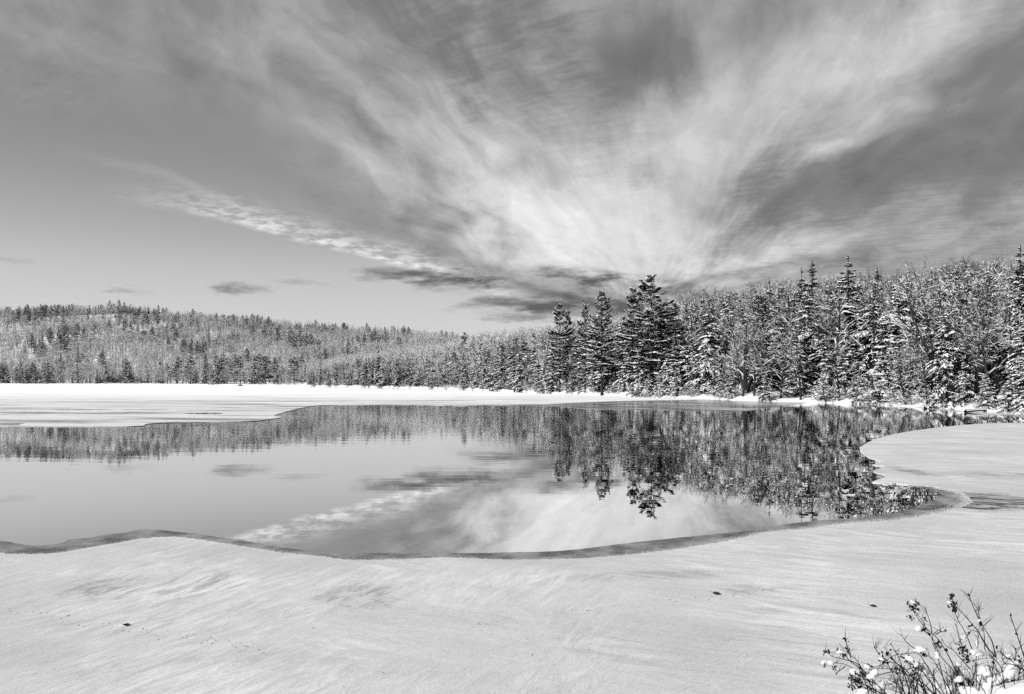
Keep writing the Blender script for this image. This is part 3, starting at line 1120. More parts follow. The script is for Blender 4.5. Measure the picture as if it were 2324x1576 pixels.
def snow_grains():
    rg = np.random.default_rng(31)
    P = np.array(smooth_line(G(loop_ + near), .04, 0, 8))
    d = np.gradient(P, axis=0)
    nrm = np.stack([-d[:, 1], d[:, 0]], -1)
    nrm = nrm / np.linalg.norm(nrm, axis=1, keepdims=True)
    k = 26000
    i = rg.integers(0, len(P), k)
    dist = np.hypot(P[i, 0], P[i, 1])
    off = np.abs(rg.normal(0, .075, k)) * np.clip(dist / 12, .8, 2.5) * (1 + 1.5 * (rg.random(k) < .1))
    # towards the water: the outline runs west with open water to the north of it
    c = P[i] + rg.normal(0, .03, (k, 2))
    sgn = -1.0
    c = c + sgn * nrm[i] * off[:, None]
    r = rg.uniform(.002, .0065, k) * np.clip(dist / 12, .8, 2.0)
    ok = (np.abs(c[:, 0]) < 60)
    c, r = c[ok], r[ok]
    k = len(c)
    t = rg.uniform(0, 6.28, k)
    V = np.zeros((k, 4, 3))
    for q in range(3):
        V[:, q, 0] = c[:, 0] + np.cos(t + q * 2.09) * r
        V[:, q, 1] = c[:, 1] + np.sin(t + q * 2.09) * r
        V[:, q, 2] = .013
    V[:, 3, 0], V[:, 3, 1], V[:, 3, 2] = c[:, 0], c[:, 1], .013 + r * .8
    F = (np.array([(0, 1, 3), (1, 2, 3), (2, 0, 3)])[None] + (np.arange(k) * 4)[:, None, None]).reshape(-1, 3)
    o = obj('snow_grains', mesh_np('snow_grains', V.reshape(-1, 3), F, [M_GRAIN]))
    tag(o, 'loose snow grains scattered over the dark ice rim', kind='stuff')


snow_grains()


# snowy bank under the camera
def build_bank():
    nx, ny = 150, 70
    xs, ys = np.linspace(-14, 14, nx), np.linspace(-7, 7.0, ny)
    X, Y = np.meshgrid(xs, ys, indexing='ij')
    foot = 5.9 + .35 * np.sin(X * .7) + .2 * np.sin(X * 2.1 + 1)
    t = np.clip((foot - Y) / 3.8, -.2, 1)
    Z = 1.62 * t - .05
    Z += .70 * np.exp(-((X - 2.75) / .95) ** 2 - ((Y - 3.75) / .75) ** 2)
    Z += .05 * np.sin(X * 3.1 + Y * 2.2) * np.sin(Y * 2.7 - X) * np.clip(t * 2, 0, 1)
    V = np.stack([X, Y, Z], -1).reshape(-1, 3)
    i, j = np.meshgrid(np.arange(nx - 1), np.arange(ny - 1), indexing='ij')
    A = i * ny + j
    F = np.concatenate([np.stack([A, A + ny, A + ny + 1], -1).reshape(-1, 3), np.stack([A, A + ny + 1, A + 1], -1).reshape(-1, 3)])
    o = obj('snow_bank', mesh_np('snow_bank', V, F, [M_BANK], smooth=True))
    tag(o, 'snowy bank where the dry weeds stand at the near edge of the ice', kind='structure')
    return lambda x, y: float(1.62 * np.clip((5.9 + .35 * math.sin(x * .7) + .2 * math.sin(x * 2.1 + 1) - y) / 3.8, -.2, 1) - .05
                              + .70 * math.exp(-((x - 2.75) / .95) ** 2 - ((y - 3.75) / .75) ** 2))


bank_z = build_bank()

# ------------------------------------------------------------------ hero trees: (kind, proto, x, top y, depth, wide, turn, label)
def at(x, Y):
    return (x - CX) / FPX * Y, Y


def top_h(ytop, Y, z):
    return EYE + (HY - ytop) / FPX * Y - z


HERO = [
    ('pine', 0, 1477, 621, 137, 1.25, .3, 'tallest white pine of the lakeside wood, broad crown standing clear against the sky'),
    ('pine', 1, 1437, 651, 140, .75, 1.2, 'narrow pine close against the side of the tallest pine'),
    ('pine', 2, 1366, 659, 150, .85, 2.2, 'tall thin pine with dark bare lower trunk standing between two other pines'),
    ('pine', 0, 1328, 679, 158, .60, 4.0, 'slender pine tip just behind the thin bare-trunked pine'),
    ('pine', 1, 1270, 689, 168, .80, 3.1, 'first tall pine where the wood steps up from the receding shore'),
    ('pine', 2, 1289, 703, 170, .60, .5, 'lower twin pine leaning on the first tall pine'),
    ('spruce', 0, 1848, 589, 118, 1.45, 1.0, 'pointed spruce top rising above the wood, higher of a pair'),
    ('spruce', 1, 1821, 603, 119, 1.3, 2.0, 'pointed spruce top rising above the wood, lower of a pair'),
    ('spruce', 2, 1925, 577, 112, 1.65, 3.0, 'broad spruce with the highest point in the middle of the nearest bank'),
    ('spruce', 0, 1988, 606, 112, 1.1, 4.0, 'dark narrow spruce between the broad spruce and the big bare tree'),
    ('spruce', 1, 1745, 630, 125, 1.2, 5.0, 'lone spruce tip standing out of the bare crowns beyond the tall pines'),
    ('spruce', 2, 2316, 553, 92, 1.4, 1.5, 'highest spruce at the picture edge above the snowy hemlocks'),
    ('spruce', 1, 2122, 622, 100, .8, .4, 'dark spruce tip showing through the crown of the big bare tree'),
    ('ash', 2, 2150, 566, 84, 1.05, 1.0, 'big many-stemmed bare tree with arching snowy limbs above the bank'),
    ('maple', 0, 2078, 700, 92, .9, 2.0, 'bare tree with snow-lined arching limbs in front of dark spruces'),
    ('maple', 1, 1780, 700, 108, .9, .6, 'bare spreading tree at the water beside the end of the grey ice'),
    ('maple', 2, 2290, 640, 76, .8, .9, 'bare tree with a dark leaning trunk near the two snowy logs'),
    ('pine', 1, 1054, 753, 262, .8, .9, 'single pine breaking the skyline where hill and shore wood meet'),
    ('spruce', 0, 858, 778, 300, .9, .2, 'snowiest spruce of the receding shore, isolated above its neighbours'),
    ('spruce', 2, 728, 806, 348, .7, .2, 'dark pointed spruce at the end of the receding wooded shore'),
    ('hemlock', 0, 1610, 690, 122, 1.0, .2, 'wide snow-heavy hemlock just beyond the tallest pine'),
    ('hemlock', 1, 2010, 700, 97, 1.1, .9, 'large snow-heavy hemlock sweeping down to the water below the broad spruce'),
    ('hemlock', 2, 2330, 780, 68, 1.1, 1.9, 'low hemlock bowed with snow at the picture edge beside the logs'),
    ('hemlock', 3, 2190, 800, 77, 1.0, 2.9, 'bushy snow-covered hemlock under the big bare tree'),
    ('hemlock', 0, 2094, 846, 85.5, 1.3, 3.9, 'low hemlock with boughs trailing at the water, before the big bare tree'),
    ('hemlock', 1, 2136, 862, 81.5, 1.4, 0.9, 'small bowed hemlock right behind the shorter snowy log'),
    ('hemlock', 2, 2236, 842, 74, 1.3, 4.9, 'low bushy hemlock right behind the longer snowy log'),
    ('hemlock', 3, 2288, 850, 69.5, 1.3, 5.9, 'small snow-covered hemlock at the waterline near the picture edge'),
]
spots = []
for kind, i, x, yt, Y, wd, rz, lab in HERO:
    X, _ = at(x, Y)
    z = float(terrain(X, Y))
    spots.append((X, Y, 2.0))
    plant(kind, i, X, Y, z - .1, top_h(yt, Y, z), rz, lab, None, wd)

# ------------------------------------------------------------------ the shore wood
rng = np.random.default_rng(77)
cells = {}


def free(X, Y, rad):
    k = (int(X // 8), int(Y // 8))
    for a in (-1, 0, 1):
        for b in (-1, 0, 1):
            for (u, v, r) in cells.get((k[0] + a, k[1] + b), ()):
                if (u - X) ** 2 + (v - Y) ** 2 < (.5 * (r + rad)) ** 2:
                    return False
    cells.setdefault(k, []).append((X, Y, rad))
    return True


for X, Y, r in spots:
    cells.setdefault((int(X // 8), int(Y // 8)), []).append((X, Y, r))

ZONES = [(1760, 9999, 'nearest'), (1240, 1760, 'pines'), (690, 1240, 'receding')]
PLACE = {('nearest', 0): 'at the water edge of the nearest wooded bank', ('nearest', 1): 'deeper in the wood above the nearest bank',
         ('pines', 0): 'along the shore below the tall pines', ('pines', 1): 'in the wood behind the tall pines',
         ('receding', 0): 'along the receding shore behind the white ice', ('receding', 1): 'in the wood behind the receding shore'}
LOOK = {'hemlock': 'hemlock bowed under snow', 'spruce': 'pointed snow-flecked spruce', 'pine': 'open-crowned dark pine', 'maple': 'bare spreading tree with snow-lined twigs',
        'ash': 'bare upright tree with snow-lined twigs', 'shrub': 'low snowy shrub'}
cand = []
for _ in range(26000):
    x = rng.uniform(700, 2520)
    t = math.atan((x - CX) / FPX)
    sh = float(shore_rho(math.degrees(t)))
    far = np.interp(x, [700, 1240, 1760, 2520], [150, 110, 85, 70])
    # depth behind the shore, more at the front
    d = .6 + far * rng.random() ** 1.7
    if rng.random() > (sh + d) / 420:
        continue
    r = sh + d
    X, Y = r * math.sin(t), r * math.cos(t)
    zone = next(z for a, b, z in ZONES if a <= x < b)
    frontrow = d < np.interp(x, [700, 1240, 2520], [16, 11, 8])
    k = rng.random()
    if frontrow:
        kind = 'hemlock' if k < .58 else 'maple' if k < .76 else 'ash' if k < .85 else 'spruce'
        h = (rng.uniform(2.8, 5.5) if d < 3.5 and rng.random() < .6 else rng.uniform(4.5, 11)) if kind == 'hemlock' else rng.uniform(8, 14)
    else:
        kind = 'maple' if k < .32 else 'ash' if k < .58 else 'hemlock' if k < .82 else 'spruce' if k < .94 else 'pine'
        h = rng.uniform(12, 18) if kind != 'pine' else rng.uniform(14, 20)
    if d > .5 * far and rng.random() < .62:
        kind = 'ash' if rng.random() < .6 else 'maple'
        h = rng.uniform(13, 18)
    if zone == 'receding' and frontrow and kind in ('maple', 'ash') and rng.random() < .5:
        kind = 'spruce'
    rad = {'hemlock': 3.1, 'spruce': 3.0, 'maple': 3.0, 'ash': 2.6, 'pine': 4.5}[kind] * np.interp(sh, [80, 300], [.80, 1.15]) * np.interp(d, [0, 8, 60], [.72, .95, 1.35])
    if not free(X, Y, rad):
        continue
    z = float(terrain(X, Y))
    cap = top_h(float(np.interp(x, SK_X, SK_Y)) - (6 if kind in ('ash', 'maple') else -10), Y, z) * rng.uniform(.86, 1.0)
    h = min(h, max(cap, 3.0))
    if h < 5 and kind in ('maple', 'ash', 'pine', 'spruce'):
        kind = 'hemlock'
    cand.append((h / r, kind, X, Y, z, h, zone, 0 if frontrow else 1, x))
cand.sort(key=lambda c: -c[0])
limit = {'con': 270, 'bare': 285}
rest = []
wild = []
for c in cand:
    sz, kind, X, Y, z, h, zone, rank, x = c
    fam = 'bare' if kind in ('maple', 'ash') else 'con'
    if limit[fam] <= 0 or x > 2420:
        rest.append((X, Y, z, h, fam))
        continue
    limit[fam] -= 1
    w = rng.uniform(.9, 1.25)
    if kind == 'hemlock' and h < 8:
        w *= np.interp(h, [3, 8], [1.35, 1.05])
    o = plant(kind, int(rng.integers(0, 9)), X, Y, z - .1, h, rng.uniform(0, 6.28), 'tree', None, w, rng.normal(0, .025))
    wild.append((o, kind, zone, rank, h, fam))

# shrubs along the waterline
for _ in range(80):
    x = rng.uniform(740, 2120)
    t = math.atan((x - CX) / FPX)
    sh = float(shore_rho(math.degrees(t)))
    if rng.random() > sh / 200:
        continue
    r = sh + rng.uniform(.4, 2.5)
    X, Y = r * math.sin(t), r * math.cos(t)
    z = float(terrain(X, Y))
    zone = next(zz for a, b, zz in ZONES if a <= x < b)
    hh = rng.uniform(1.2, 2.8)
    o = plant('shrub', int(rng.integers(0, 2)), X, Y, z - .05, hh, rng.uniform(0, 6.28), 'shrub', None, 1.1)
    wild.append((o, 'shrub', zone, 0, hh, None))

# small bowed hemlocks right at the waterline
for _ in range(300):
    x = rng.uniform(740, 2300)
    t = math.atan((x - CX) / FPX)
    sh = float(shore_rho(math.degrees(t)))
    if rng.random() > sh / 260:
        continue
    r = sh + rng.uniform(.5, 2.2)
    X, Y = r * math.sin(t), r * math.cos(t)
    hh = rng.uniform(1.8, 4.2) * (1.25 if x < 1300 else 1.0)
    zone = next(zz for a, b, zz in ZONES if a <= x < b)
    if free(X, Y, 1.9):
        o = plant('hemlock', int(rng.integers(0, 9)), X, Y, float(terrain(X, Y)) - .15, hh, rng.uniform(0, 6.28), 'tree', None, 1.35)
        wild.append((o, 'hemlock', zone, 0, hh, 'con'))

# ------------------------------------------------------------------ far shore and hill
far_seed = {'bare': [], 'con': []}
n_far = 0
for _ in range(2600):
    x = rng.uniform(-40, 745)
    t = math.atan((x - CX) / FPX)
    sh = float(shore_rho(math.degrees(t)))
    d = 5 + 26 * rng.random() ** 1.3
    if 560 < x < 720:
        d += 8
    r = sh + d
    X, Y = r * math.sin(t), r * math.cos(t)
    if 603 < x < 624 and d < 30:
        continue
    if 222 < x < 318 and (d < 13 or rng.random() < .72) and d < 26:
        continue
    if not free(X, Y, 5.2):
        continue
    if n_far >= 110:
        rest.append((X, Y, float(terrain(X, Y)), rng.uniform(9, 15), 'bare' if rng.random() < .5 else 'con'))
        continue
    n_far += 1
    z = float(terrain(X, Y))
    k = rng.random()
    kind = 'far_conifer' if k < .5 else 'far_bare'
    hh = rng.uniform(9, 18) if kind == 'far_conifer' else rng.uniform(8, 13)
    o = plant(kind, int(rng.integers(0, 12)), X, Y, z - .2, hh, rng.uniform(0, 6.28), 'tree', None, rng.uniform(.9, 1.3))
    wild.append((o, kind, 'far', 0, hh, 'con' if kind == 'far_conifer' else 'bare'))
    far_seed['con' if kind == 'far_conifer' else 'bare'].append(o)

for _ in range(60):
    x = rng.uniform(0, 720)
    t = math.atan((x - CX) / FPX)
    r = float(shore_rho(math.degrees(t))) + rng.uniform(1.5, 6)
    X, Y = r * math.sin(t), r * math.cos(t)
    hh = rng.uniform(1.0, 3.0)
    if free(X, Y, 3.0):
        o = plant('shrub', int(rng.integers(0, 2)), X, Y, float(terrain(X, Y)) - .05, hh, rng.uniform(0, 6.28), 'shrub', None, 1.2)
        wild.append((o, 'shrub', 'far', 0, hh, None))

# ------------------------------------------------------------------ which trees show from the shore, and what sets each apart
def seen_trees():
    """looks over the wooded shores from the camera: object -> how often it shows and where"""
    bpy.context.view_layer.update()
    dg = bpy.context.evaluated_depsgraph_get()
    hits = {}
    eye = Vector((0, 0, EYE))
    for y in np.arange(548, 930, 6.0):
        x0 = 0 if y > 700 else 1230
        for x in np.arange(x0 + 2, 2324, 6.0):
            d = Vector(((x - CX) / FPX, 1.0, (HY - y) / FPX)).normalized()
            ok, loc, nor, fi, ob, mx = scene.ray_cast(dg, eye, d, distance=700.0)
            if not ok:
                continue
            n = ob.parent.name if ob.parent is not None else ob.name
            h = hits.setdefault(n, [0, 0.0])
            h[0] += 1
            h[1] += x
    return hits


SUB = [('nearest', 1760, 1880, 'under the pair of pointed spruces'), ('nearest', 1880, 1960, 'around the broad highest spruce'),
       ('nearest', 1960, 2100, 'before the big many-stemmed tree'), ('nearest', 2100, 2210, 'around the big many-stemmed tree'),
       ('nearest', 2210, 9999, 'above the two snowy logs'),
       ('pines', 1240, 1310, 'beside the first pair of pines'), ('pines', 1310, 1420, 'around the thin bare-trunked pine'), ('pines', 1420, 1540, 'around the tallest pine'),
       ('pines', 1540, 1680, 'just beyond the tallest pine'), ('pines', 1680, 1760, 'under the lone spruce tip'),
       ('receding', 0, 800, 'at the end of the receding shore'), ('receding', 800, 930, 'around the isolated snowiest spruce'), ('receding', 930, 1040, 'near the pale birch trunk'),
       ('receding', 1040, 1140, 'below the single skyline pine'), ('receding', 1140, 1240, 'just before the first tall pine'),
       ('far', -999, 215, 'on far shore before the long dark shed'), ('far', 215, 325, 'on far shore by the long dark shed'),
       ('far', 325, 530, 'on far shore between shed and rock'), ('far', 530, 590, 'on far shore behind the rock'), ('far', 590, 9999, 'on far shore beside the white cabin')]
LOOK = {'hemlock': 'hemlock bowed under snow', 'spruce': 'pointed snow-flecked spruce', 'pine': 'open-crowned dark pine', 'maple': 'bare spreading tree',
        'ash': 'bare upright tree', 'shrub': 'low snowy shrub', 'far_conifer': 'small dark conifer', 'far_bare': 'small pale bare tree'}
MANY = {'hemlock': 'snow-bowed hemlocks', 'spruce': 'snow-flecked spruces', 'pine': 'dark pines', 'maple': 'bare spreading trees', 'ash': 'bare upright trees', 'shrub': 'snowy shrubs',
        'far_conifer': 'small conifers', 'far_bare': 'small bare trees'}
ORD = ['first', 'second', 'third', 'fourth', 'fifth', 'sixth', 'seventh', 'eighth', 'ninth', 'tenth', 'eleventh', 'twelfth', 'thirteenth', 'fourteenth', 'fifteenth', 'sixteenth', 'seventeenth', 'eighteenth', 'nineteenth', 'twentieth', 'twenty-first', 'twenty-second']
hits = seen_trees()
buckets = {}
n_hidden = 0
for o, kind, zone, rank, h, fam in wild:
    k = hits.get(o.name)
    if k is None or k[0] < (2 if zone != 'far' else 1):
        n_hidden += 1
        if fam is not None:
            rest.append((o.location.x, o.location.y, o.location.z + .1, h, fam))
        for l in far_seed.values():
            if o in l:
                l.remove(o)
        for ch in list(o.children):
            bpy.data.objects.remove(ch)
        bpy.data.objects.remove(o)
        continue
    x = k[1] / k[0]
    place = next((p for z_, a_, b_, p in SUB if z_ == zone and a_ <= x < b_), None)
    if place is None:
        place = [p for z_, a_, b_, p in SUB if z_ == zone][0 if x < 900 or (zone == 'pines' and x < 1300) or (zone == 'nearest' and x < 1800) else -1]
    buckets.setdefault((kind, rank, place, zone), []).append((x, o))
for (kind, rank, place, zone), L_ in buckets.items():
    L_.sort(key=lambda q: q[0])
    where = '' if zone == 'far' else ('at waterline ' if rank == 0 else 'in wood ')
    if kind == 'shrub' and zone != 'far':
        where = 'at waterline '
    for i_, (x, o) in enumerate(L_):
        if len(L_) == 1:
            lab = LOOK[kind] + ' ' + where + place
        elif len(L_) <= 22:
            lab = ORD[i_] + ' ' + LOOK[kind] + ' from the left, ' + where + place
        else:
            lab = LOOK[kind] + ' ' + where + place
        o['label'] = lab
        o['group'] = MANY[kind] + ' ' + where + place

# the mass of the forest: one object
pts, rots, scl, pick = [], [], [], []
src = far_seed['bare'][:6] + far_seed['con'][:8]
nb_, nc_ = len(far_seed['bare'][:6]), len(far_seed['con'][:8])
for X, Y, z, h, fam in rest:
    i = int(rng.integers(0, nb_)) if fam == 'bare' else nb_ + int(rng.integers(0, nc_))
    pts.append((X, Y, z - .2)); rots.append(rng.uniform(0, 6.28)); scl.append((h / 15.0)); pick.append(i)
cells2 = {}
cnt = 0
for _ in range(42000):
    x = rng.uniform(-120, 1330)
    Yd = 470 + 340 * rng.random() ** .8
    if x > 560:
        Yd = rng.uniform(420, 800)
    X = (x - CX) / FPX * Yd
    k = (int(X // 5.8), int(Yd // 7.5))
    if k in cells2:
        continue
    t = math.atan2(X, Yd)
    d = math.hypot(X, Yd) - float(shore_rho(math.degrees(t)))
    if d < 28:
        continue
    z = float(terrain(X, Yd))
    if x > 1080 and z < 8:
        continue
    cells2[k] = 1
    ridge = Yd > 690
    clump = math.sin(X * .047 + 1.3) * math.sin(Yd * .052 + X * .013) + .5 * math.sin(X * .11 - Yd * .07)
    pc = .03 + (.62 if clump > .62 else .25 if clump > .4 else 0) + (.16 if ridge else 0) - (.35 if x > 930 else 0)
    con = rng.random() < pc
    h = rng.uniform(10, 16) if not con else rng.uniform(11, 18)
    if x < 420 and ridge:
        h *= .85
    i = nb_ + int(rng.integers(0, nc_)) if con else int(rng.integers(0, nb_))
    pts.append((X, Yd, z - .2)); rots.append(rng.uniform(0, 6.28)); scl.append(h / 15.0); pick.append(i)


def build_forest():
    me = bpy.data.meshes.new('forest')
    me.from_pydata(pts, [], [])
    for nm, typ, dat in (('turn', 'FLOAT', rots), ('size', 'FLOAT', scl), ('pick', 'INT', pick)):
        at_ = me.attributes.new(nm, typ, 'POINT')
        at_.data.foreach_set('value', dat)
    o = obj('forest', me)
    tag(o, 'dense snowy wood covering the distant hill and the depth of the shore woods', kind='stuff')
    ng = bpy.data.node_groups.new('forest_scatter', 'GeometryNodeTree')
    ng.interface.new_socket('Geometry', in_out='INPUT', socket_type='NodeSocketGeometry')
    ng.interface.new_socket('Geometry', in_out='OUTPUT', socket_type='NodeSocketGeometry')
    N, L = ng.nodes, ng.links
    gi, go = N.new('NodeGroupInput'), N.new('NodeGroupOutput')
    join = N.new('GeometryNodeJoinGeometry')
    # Join Geometry lists its links last-first: link in reverse so that pick 0 is src[0]
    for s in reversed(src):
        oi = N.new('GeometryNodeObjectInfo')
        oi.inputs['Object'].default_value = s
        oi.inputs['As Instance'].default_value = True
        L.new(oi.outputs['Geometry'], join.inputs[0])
    iop = N.new('GeometryNodeInstanceOnPoints')
    L.new(gi.outputs[0], iop.inputs['Points'])
    L.new(join.outputs[0], iop.inputs['Instance'])
    iop.inputs['Pick Instance'].default_value = True

    def attr(nm, typ):
        a = N.new('GeometryNodeInputNamedAttribute')
        a.data_type = typ
        a.inputs['Name'].default_value = nm
        return a.outputs['Attribute']
    L.new(attr('pick', 'INT'), iop.inputs['Instance Index'])
    cx = N.new('ShaderNodeCombineXYZ')
    L.new(attr('turn', 'FLOAT'), cx.inputs[2])
    L.new(cx.outputs[0], iop.inputs['Rotation'])
    L.new(attr('size', 'FLOAT'), iop.inputs['Scale'])
    L.new(iop.outputs[0], go.inputs[0])
    md = o.modifiers.new('scatter', 'NODES')
    md.node_group = ng


build_forest()


# ------------------------------------------------------------------ small things on the far and near shores
def box(acc, x0, x1, y0, y1, z0, z1):
    V = [(x0, y0, z0), (x1, y0, z0), (x1, y1, z0), (x0, y1, z0), (x0, y0, z1), (x1, y0, z1), (x1, y1, z1), (x0, y1, z1)]
    Q = [(0, 3, 2, 1), (4, 5, 6, 7), (0, 1, 5, 4), (1, 2, 6, 5), (2, 3, 7, 6), (3, 0, 4, 7)]
    acc.add(V, [t for q in Q for t in ((q[0], q[1], q[2]), (q[0], q[2], q[3]))])


def part(name, acc, mat, parent=None, smooth=False):
    v, f = acc.arrays()
    return obj(name, mesh_np(name, v, f, [mat], smooth=smooth), parent)


def cabin():
    X, Y = at(613, 392)
    z = float(terrain(X, Y))
    r = obj('cabin', None)
    r.location = (X, Y, z)
    tag(r, 'small white gabled cabin among bare trees on the far shore', 'cabin')
    a = Acc(); box(a, -1.9, 1.9, 0, 4, -.5, 3.4); part('wall', a, M_WALL_PALE, r)
    a = Acc(); box(a, -2.1, 2.1, -.35, 4.1, 3.4, 4.5); part('balcony', a, M_WALL_DARK, r)
    a = Acc()
    a.add([(-1.9, -.1, 4.5), (1.9, -.1, 4.5), (0, -.1, 6.2), (-1.9, 4, 4.5), (1.9, 4, 4.5), (0, 4, 6.2)], [(0, 1, 2), (4, 3, 5), (0, 2, 5), (0, 5, 3), (1, 4, 5), (1, 5, 2)])
    part('gable', a, M_WALL_PALE, r)
    a = Acc()
    for s in (-1, 1):
        a.add([(0, -.6, 6.35), (s * 2.3, -.6, 4.4), (s * 2.3, 4.5, 4.4), (0, 4.5, 6.35), (0, -.6, 6.6), (s * 2.35, -.6, 4.62), (s * 2.35, 4.5, 4.62), (0, 4.5, 6.6)],
              [(0, 1, 2), (0, 2, 3), (4, 6, 5), (4, 7, 6), (0, 5, 1), (0, 4, 5), (3, 2, 6), (3, 6, 7), (1, 5, 6), (1, 6, 2)])
    part('roof', a, M_SNOW, r)
    a = Acc(); box(a, -.8, .0, -.06, 0.0, .9, 2.1); part('window', a, M_WALL_DARK, r)


def shed():
    X, Y = at(266, 487)
    z = float(terrain(X, Y))
    r = obj('shed', None)
    r.location = (X, Y, z)
    tag(r, 'long dark low building with a thin snow-white roof edge on the far shore', 'shed')
    a = Acc(); box(a, -15, 15, 0, 5, -.5, 4.4); part('wall', a, M_WALL_DARK, r)
    a = Acc(); box(a, -16.8, 16.8, -.8, 5.8, 4.4, 5.0); part('roof', a, M_SNOW, r)
    for px in (-9, 8.4):
        a = Acc(); box(a, px, px + .3, -.75, -.45, -.5, 4.4); part('post', a, M_WALL_PALE, r)


cabin()
shed()


def rock_mesh(seed, sx, sy, sz):
    rng = np.random.default_rng(seed)
    a = Acc()
    n, m = 10, 5
    V = [(0, 0, sz)]
    for j in range(1, m + 1):
        ph = j / m * PI * .55
        for i in range(n):
            k = 1 + rng.normal(0, .12)
            t = 2 * PI * i / n
            V.append((sx * math.sin(ph) * math.cos(t) * k, sy * math.sin(ph) * math.sin(t) * k, sz * math.cos(ph) * k))
    F = [(0, 1 + i, 1 + (i + 1) % n) for i in range(n)]
    for j in range(m - 1):
        for i in range(n):
            p, q = 1 + j * n + i, 1 + j * n + (i + 1) % n
            F += [(p, p + n, q + n), (p, q + n, q)]
    a.add(V, F)
    return a


X, Y = gp(545, 876.5)
r = part('rock', rock_mesh(1, 1.3, .9, .9), M_ROCK)
r.location = (X, Y, .0)
tag(r, 'dark rock at the edge of the far ice in front of the bare trees', 'rock')
a = rock_mesh(2, .9, .6, .28)
s_ = part('snow_cap', a, M_SNOW, r)
s_.location = (0, .2, .78)


def log(x0, y0, x1, y1, rad, label):
    a0, b0 = gp(x0, y0); a1, b1 = gp(x1, y1)
    rg = np.random.default_rng(int(x0))
    n = 8
    t = np.linspace(0, 1, n)
    P = np.stack([a0 + (a1 - a0) * t, b0 + (b1 - b0) * t, rad * .8 + .06 * np.sin(t * 5) + .08 * t], -1)
    P[:, 1] += rg.normal(0, .05, n)
    o = P[0].copy()
    R = rad * (1 - .45 * t)
    a = Acc(); prisms(a, P[:-1] - o, P[1:] - o, R[:-1], R[1:], 8)
    q = obj('log', None); q.location = o
    tag(q, label, 'log')
    part('trunk', a, M_BARK, q)
    a = Acc()
    for k in range(3):
        snow_strips(a, P[:-1] - o, P[1:] - o, R[:-1], R[1:], rg, 1.05, .08, .16, 1.0)
    part('snow_cap', a, M_SNOW, q)


log(2098, 928, 2168, 926.5, .12, 'shorter snow-topped log lying at the waterline under the big bare tree')
log(2190, 937, 2282, 934, .13, 'longer snow-topped log lying on the grey ice shelf near the picture edge')


def snag(pts, Y, r0, r1, mat, name, label, snow=True):
    P = np.array([((x - CX) / FPX * Y, Y + .2 * k, EYE + (HY - y) / FPX * Y) for k, (x, y) in enumerate(pts)])
    o = P[0].copy()
    P = P - o
    n = len(P)
    R = np.linspace(r0, r1, n)
    q = obj(name, None); q.location = o
    tag(q, label, 'dead tree' if 'snag' in name else 'tree')
    a = Acc(); prisms(a, P[:-1], P[1:], R[:-1], R[1:], 6)
    part('trunk', a, mat, q)
    rg = np.random.default_rng(int(abs(o[0]) * 10))
    a = Acc(); sa = Acc()
    segs = []
    for k in range(14):
        t = rg.uniform(.35, 1) * (n - 1)
        i = min(int(t), n - 2)
        b = P[i] * (1 - t + i) + P[i + 1] * (t - i)
        dv = np.array([rg.normal(0, 1), rg.normal(0, .6), rg.uniform(.1, .8)])
        L = rg.uniform(.4, 1.4)
        e = b + unit(dv) * L
        segs.append((b, e, max(.012, r1 * .4), .008))
    S = list(zip(*segs))
    prisms(a, S[0], S[1], S[2], S[3], 3)
    part('crown', a, mat if mat is M_BARK else M_TWIG, q)
    snow_strips(sa, np.array(S[0]), np.array(S[1]), np.array(S[2]), np.array(S[3]), rg, 1.5, .02, .05)
    part('snow_load', sa, M_SNOW, q)['kind'] = 'stuff'


snag([(1497, 903), (1496, 885), (1500, 873), (1509, 866), (1516, 858), (1518, 848)], 126.5, .16, .09, M_BARK_PALE, 'snag', 'pale curved dead trunk by the water below the tallest pine')
snag([(996, 872), (996, 858), (995, 845), (994, 833)], 250, .20, .10, M_BARK_PALE, 'snag', 'pale straight dead birch trunk on the receding shore')
snag([(1874, 915), (1872, 902), (1871, 888), (1872, 872), (1872, 850)], 98, .07, .03, M_TWIG, 'sapling', 'thin straight sapling standing at the water by the snowy bank gap')
snag([(2001, 915), (1997, 905), (1991, 893), (1986, 880), (1984, 862)], 92.5, .20, .15, M_BARK, 'leaning_tree', 'dark leaning trunk at the water edge left of the big bare tree')
snag([(2182, 925), (2181, 905), (2181, 880), (2180, 850)], 75.5, .05, .03, M_TWIG, 'sapling', 'thin straight sapling rising behind the shorter snowy log')
snag([(2264, 925), (2262, 905), (2258, 880), (2250, 850), (2243, 815)], 73.5, .17, .13, M_BARK, 'leaning_tree', 'dark bent trunk above the longer snowy log')


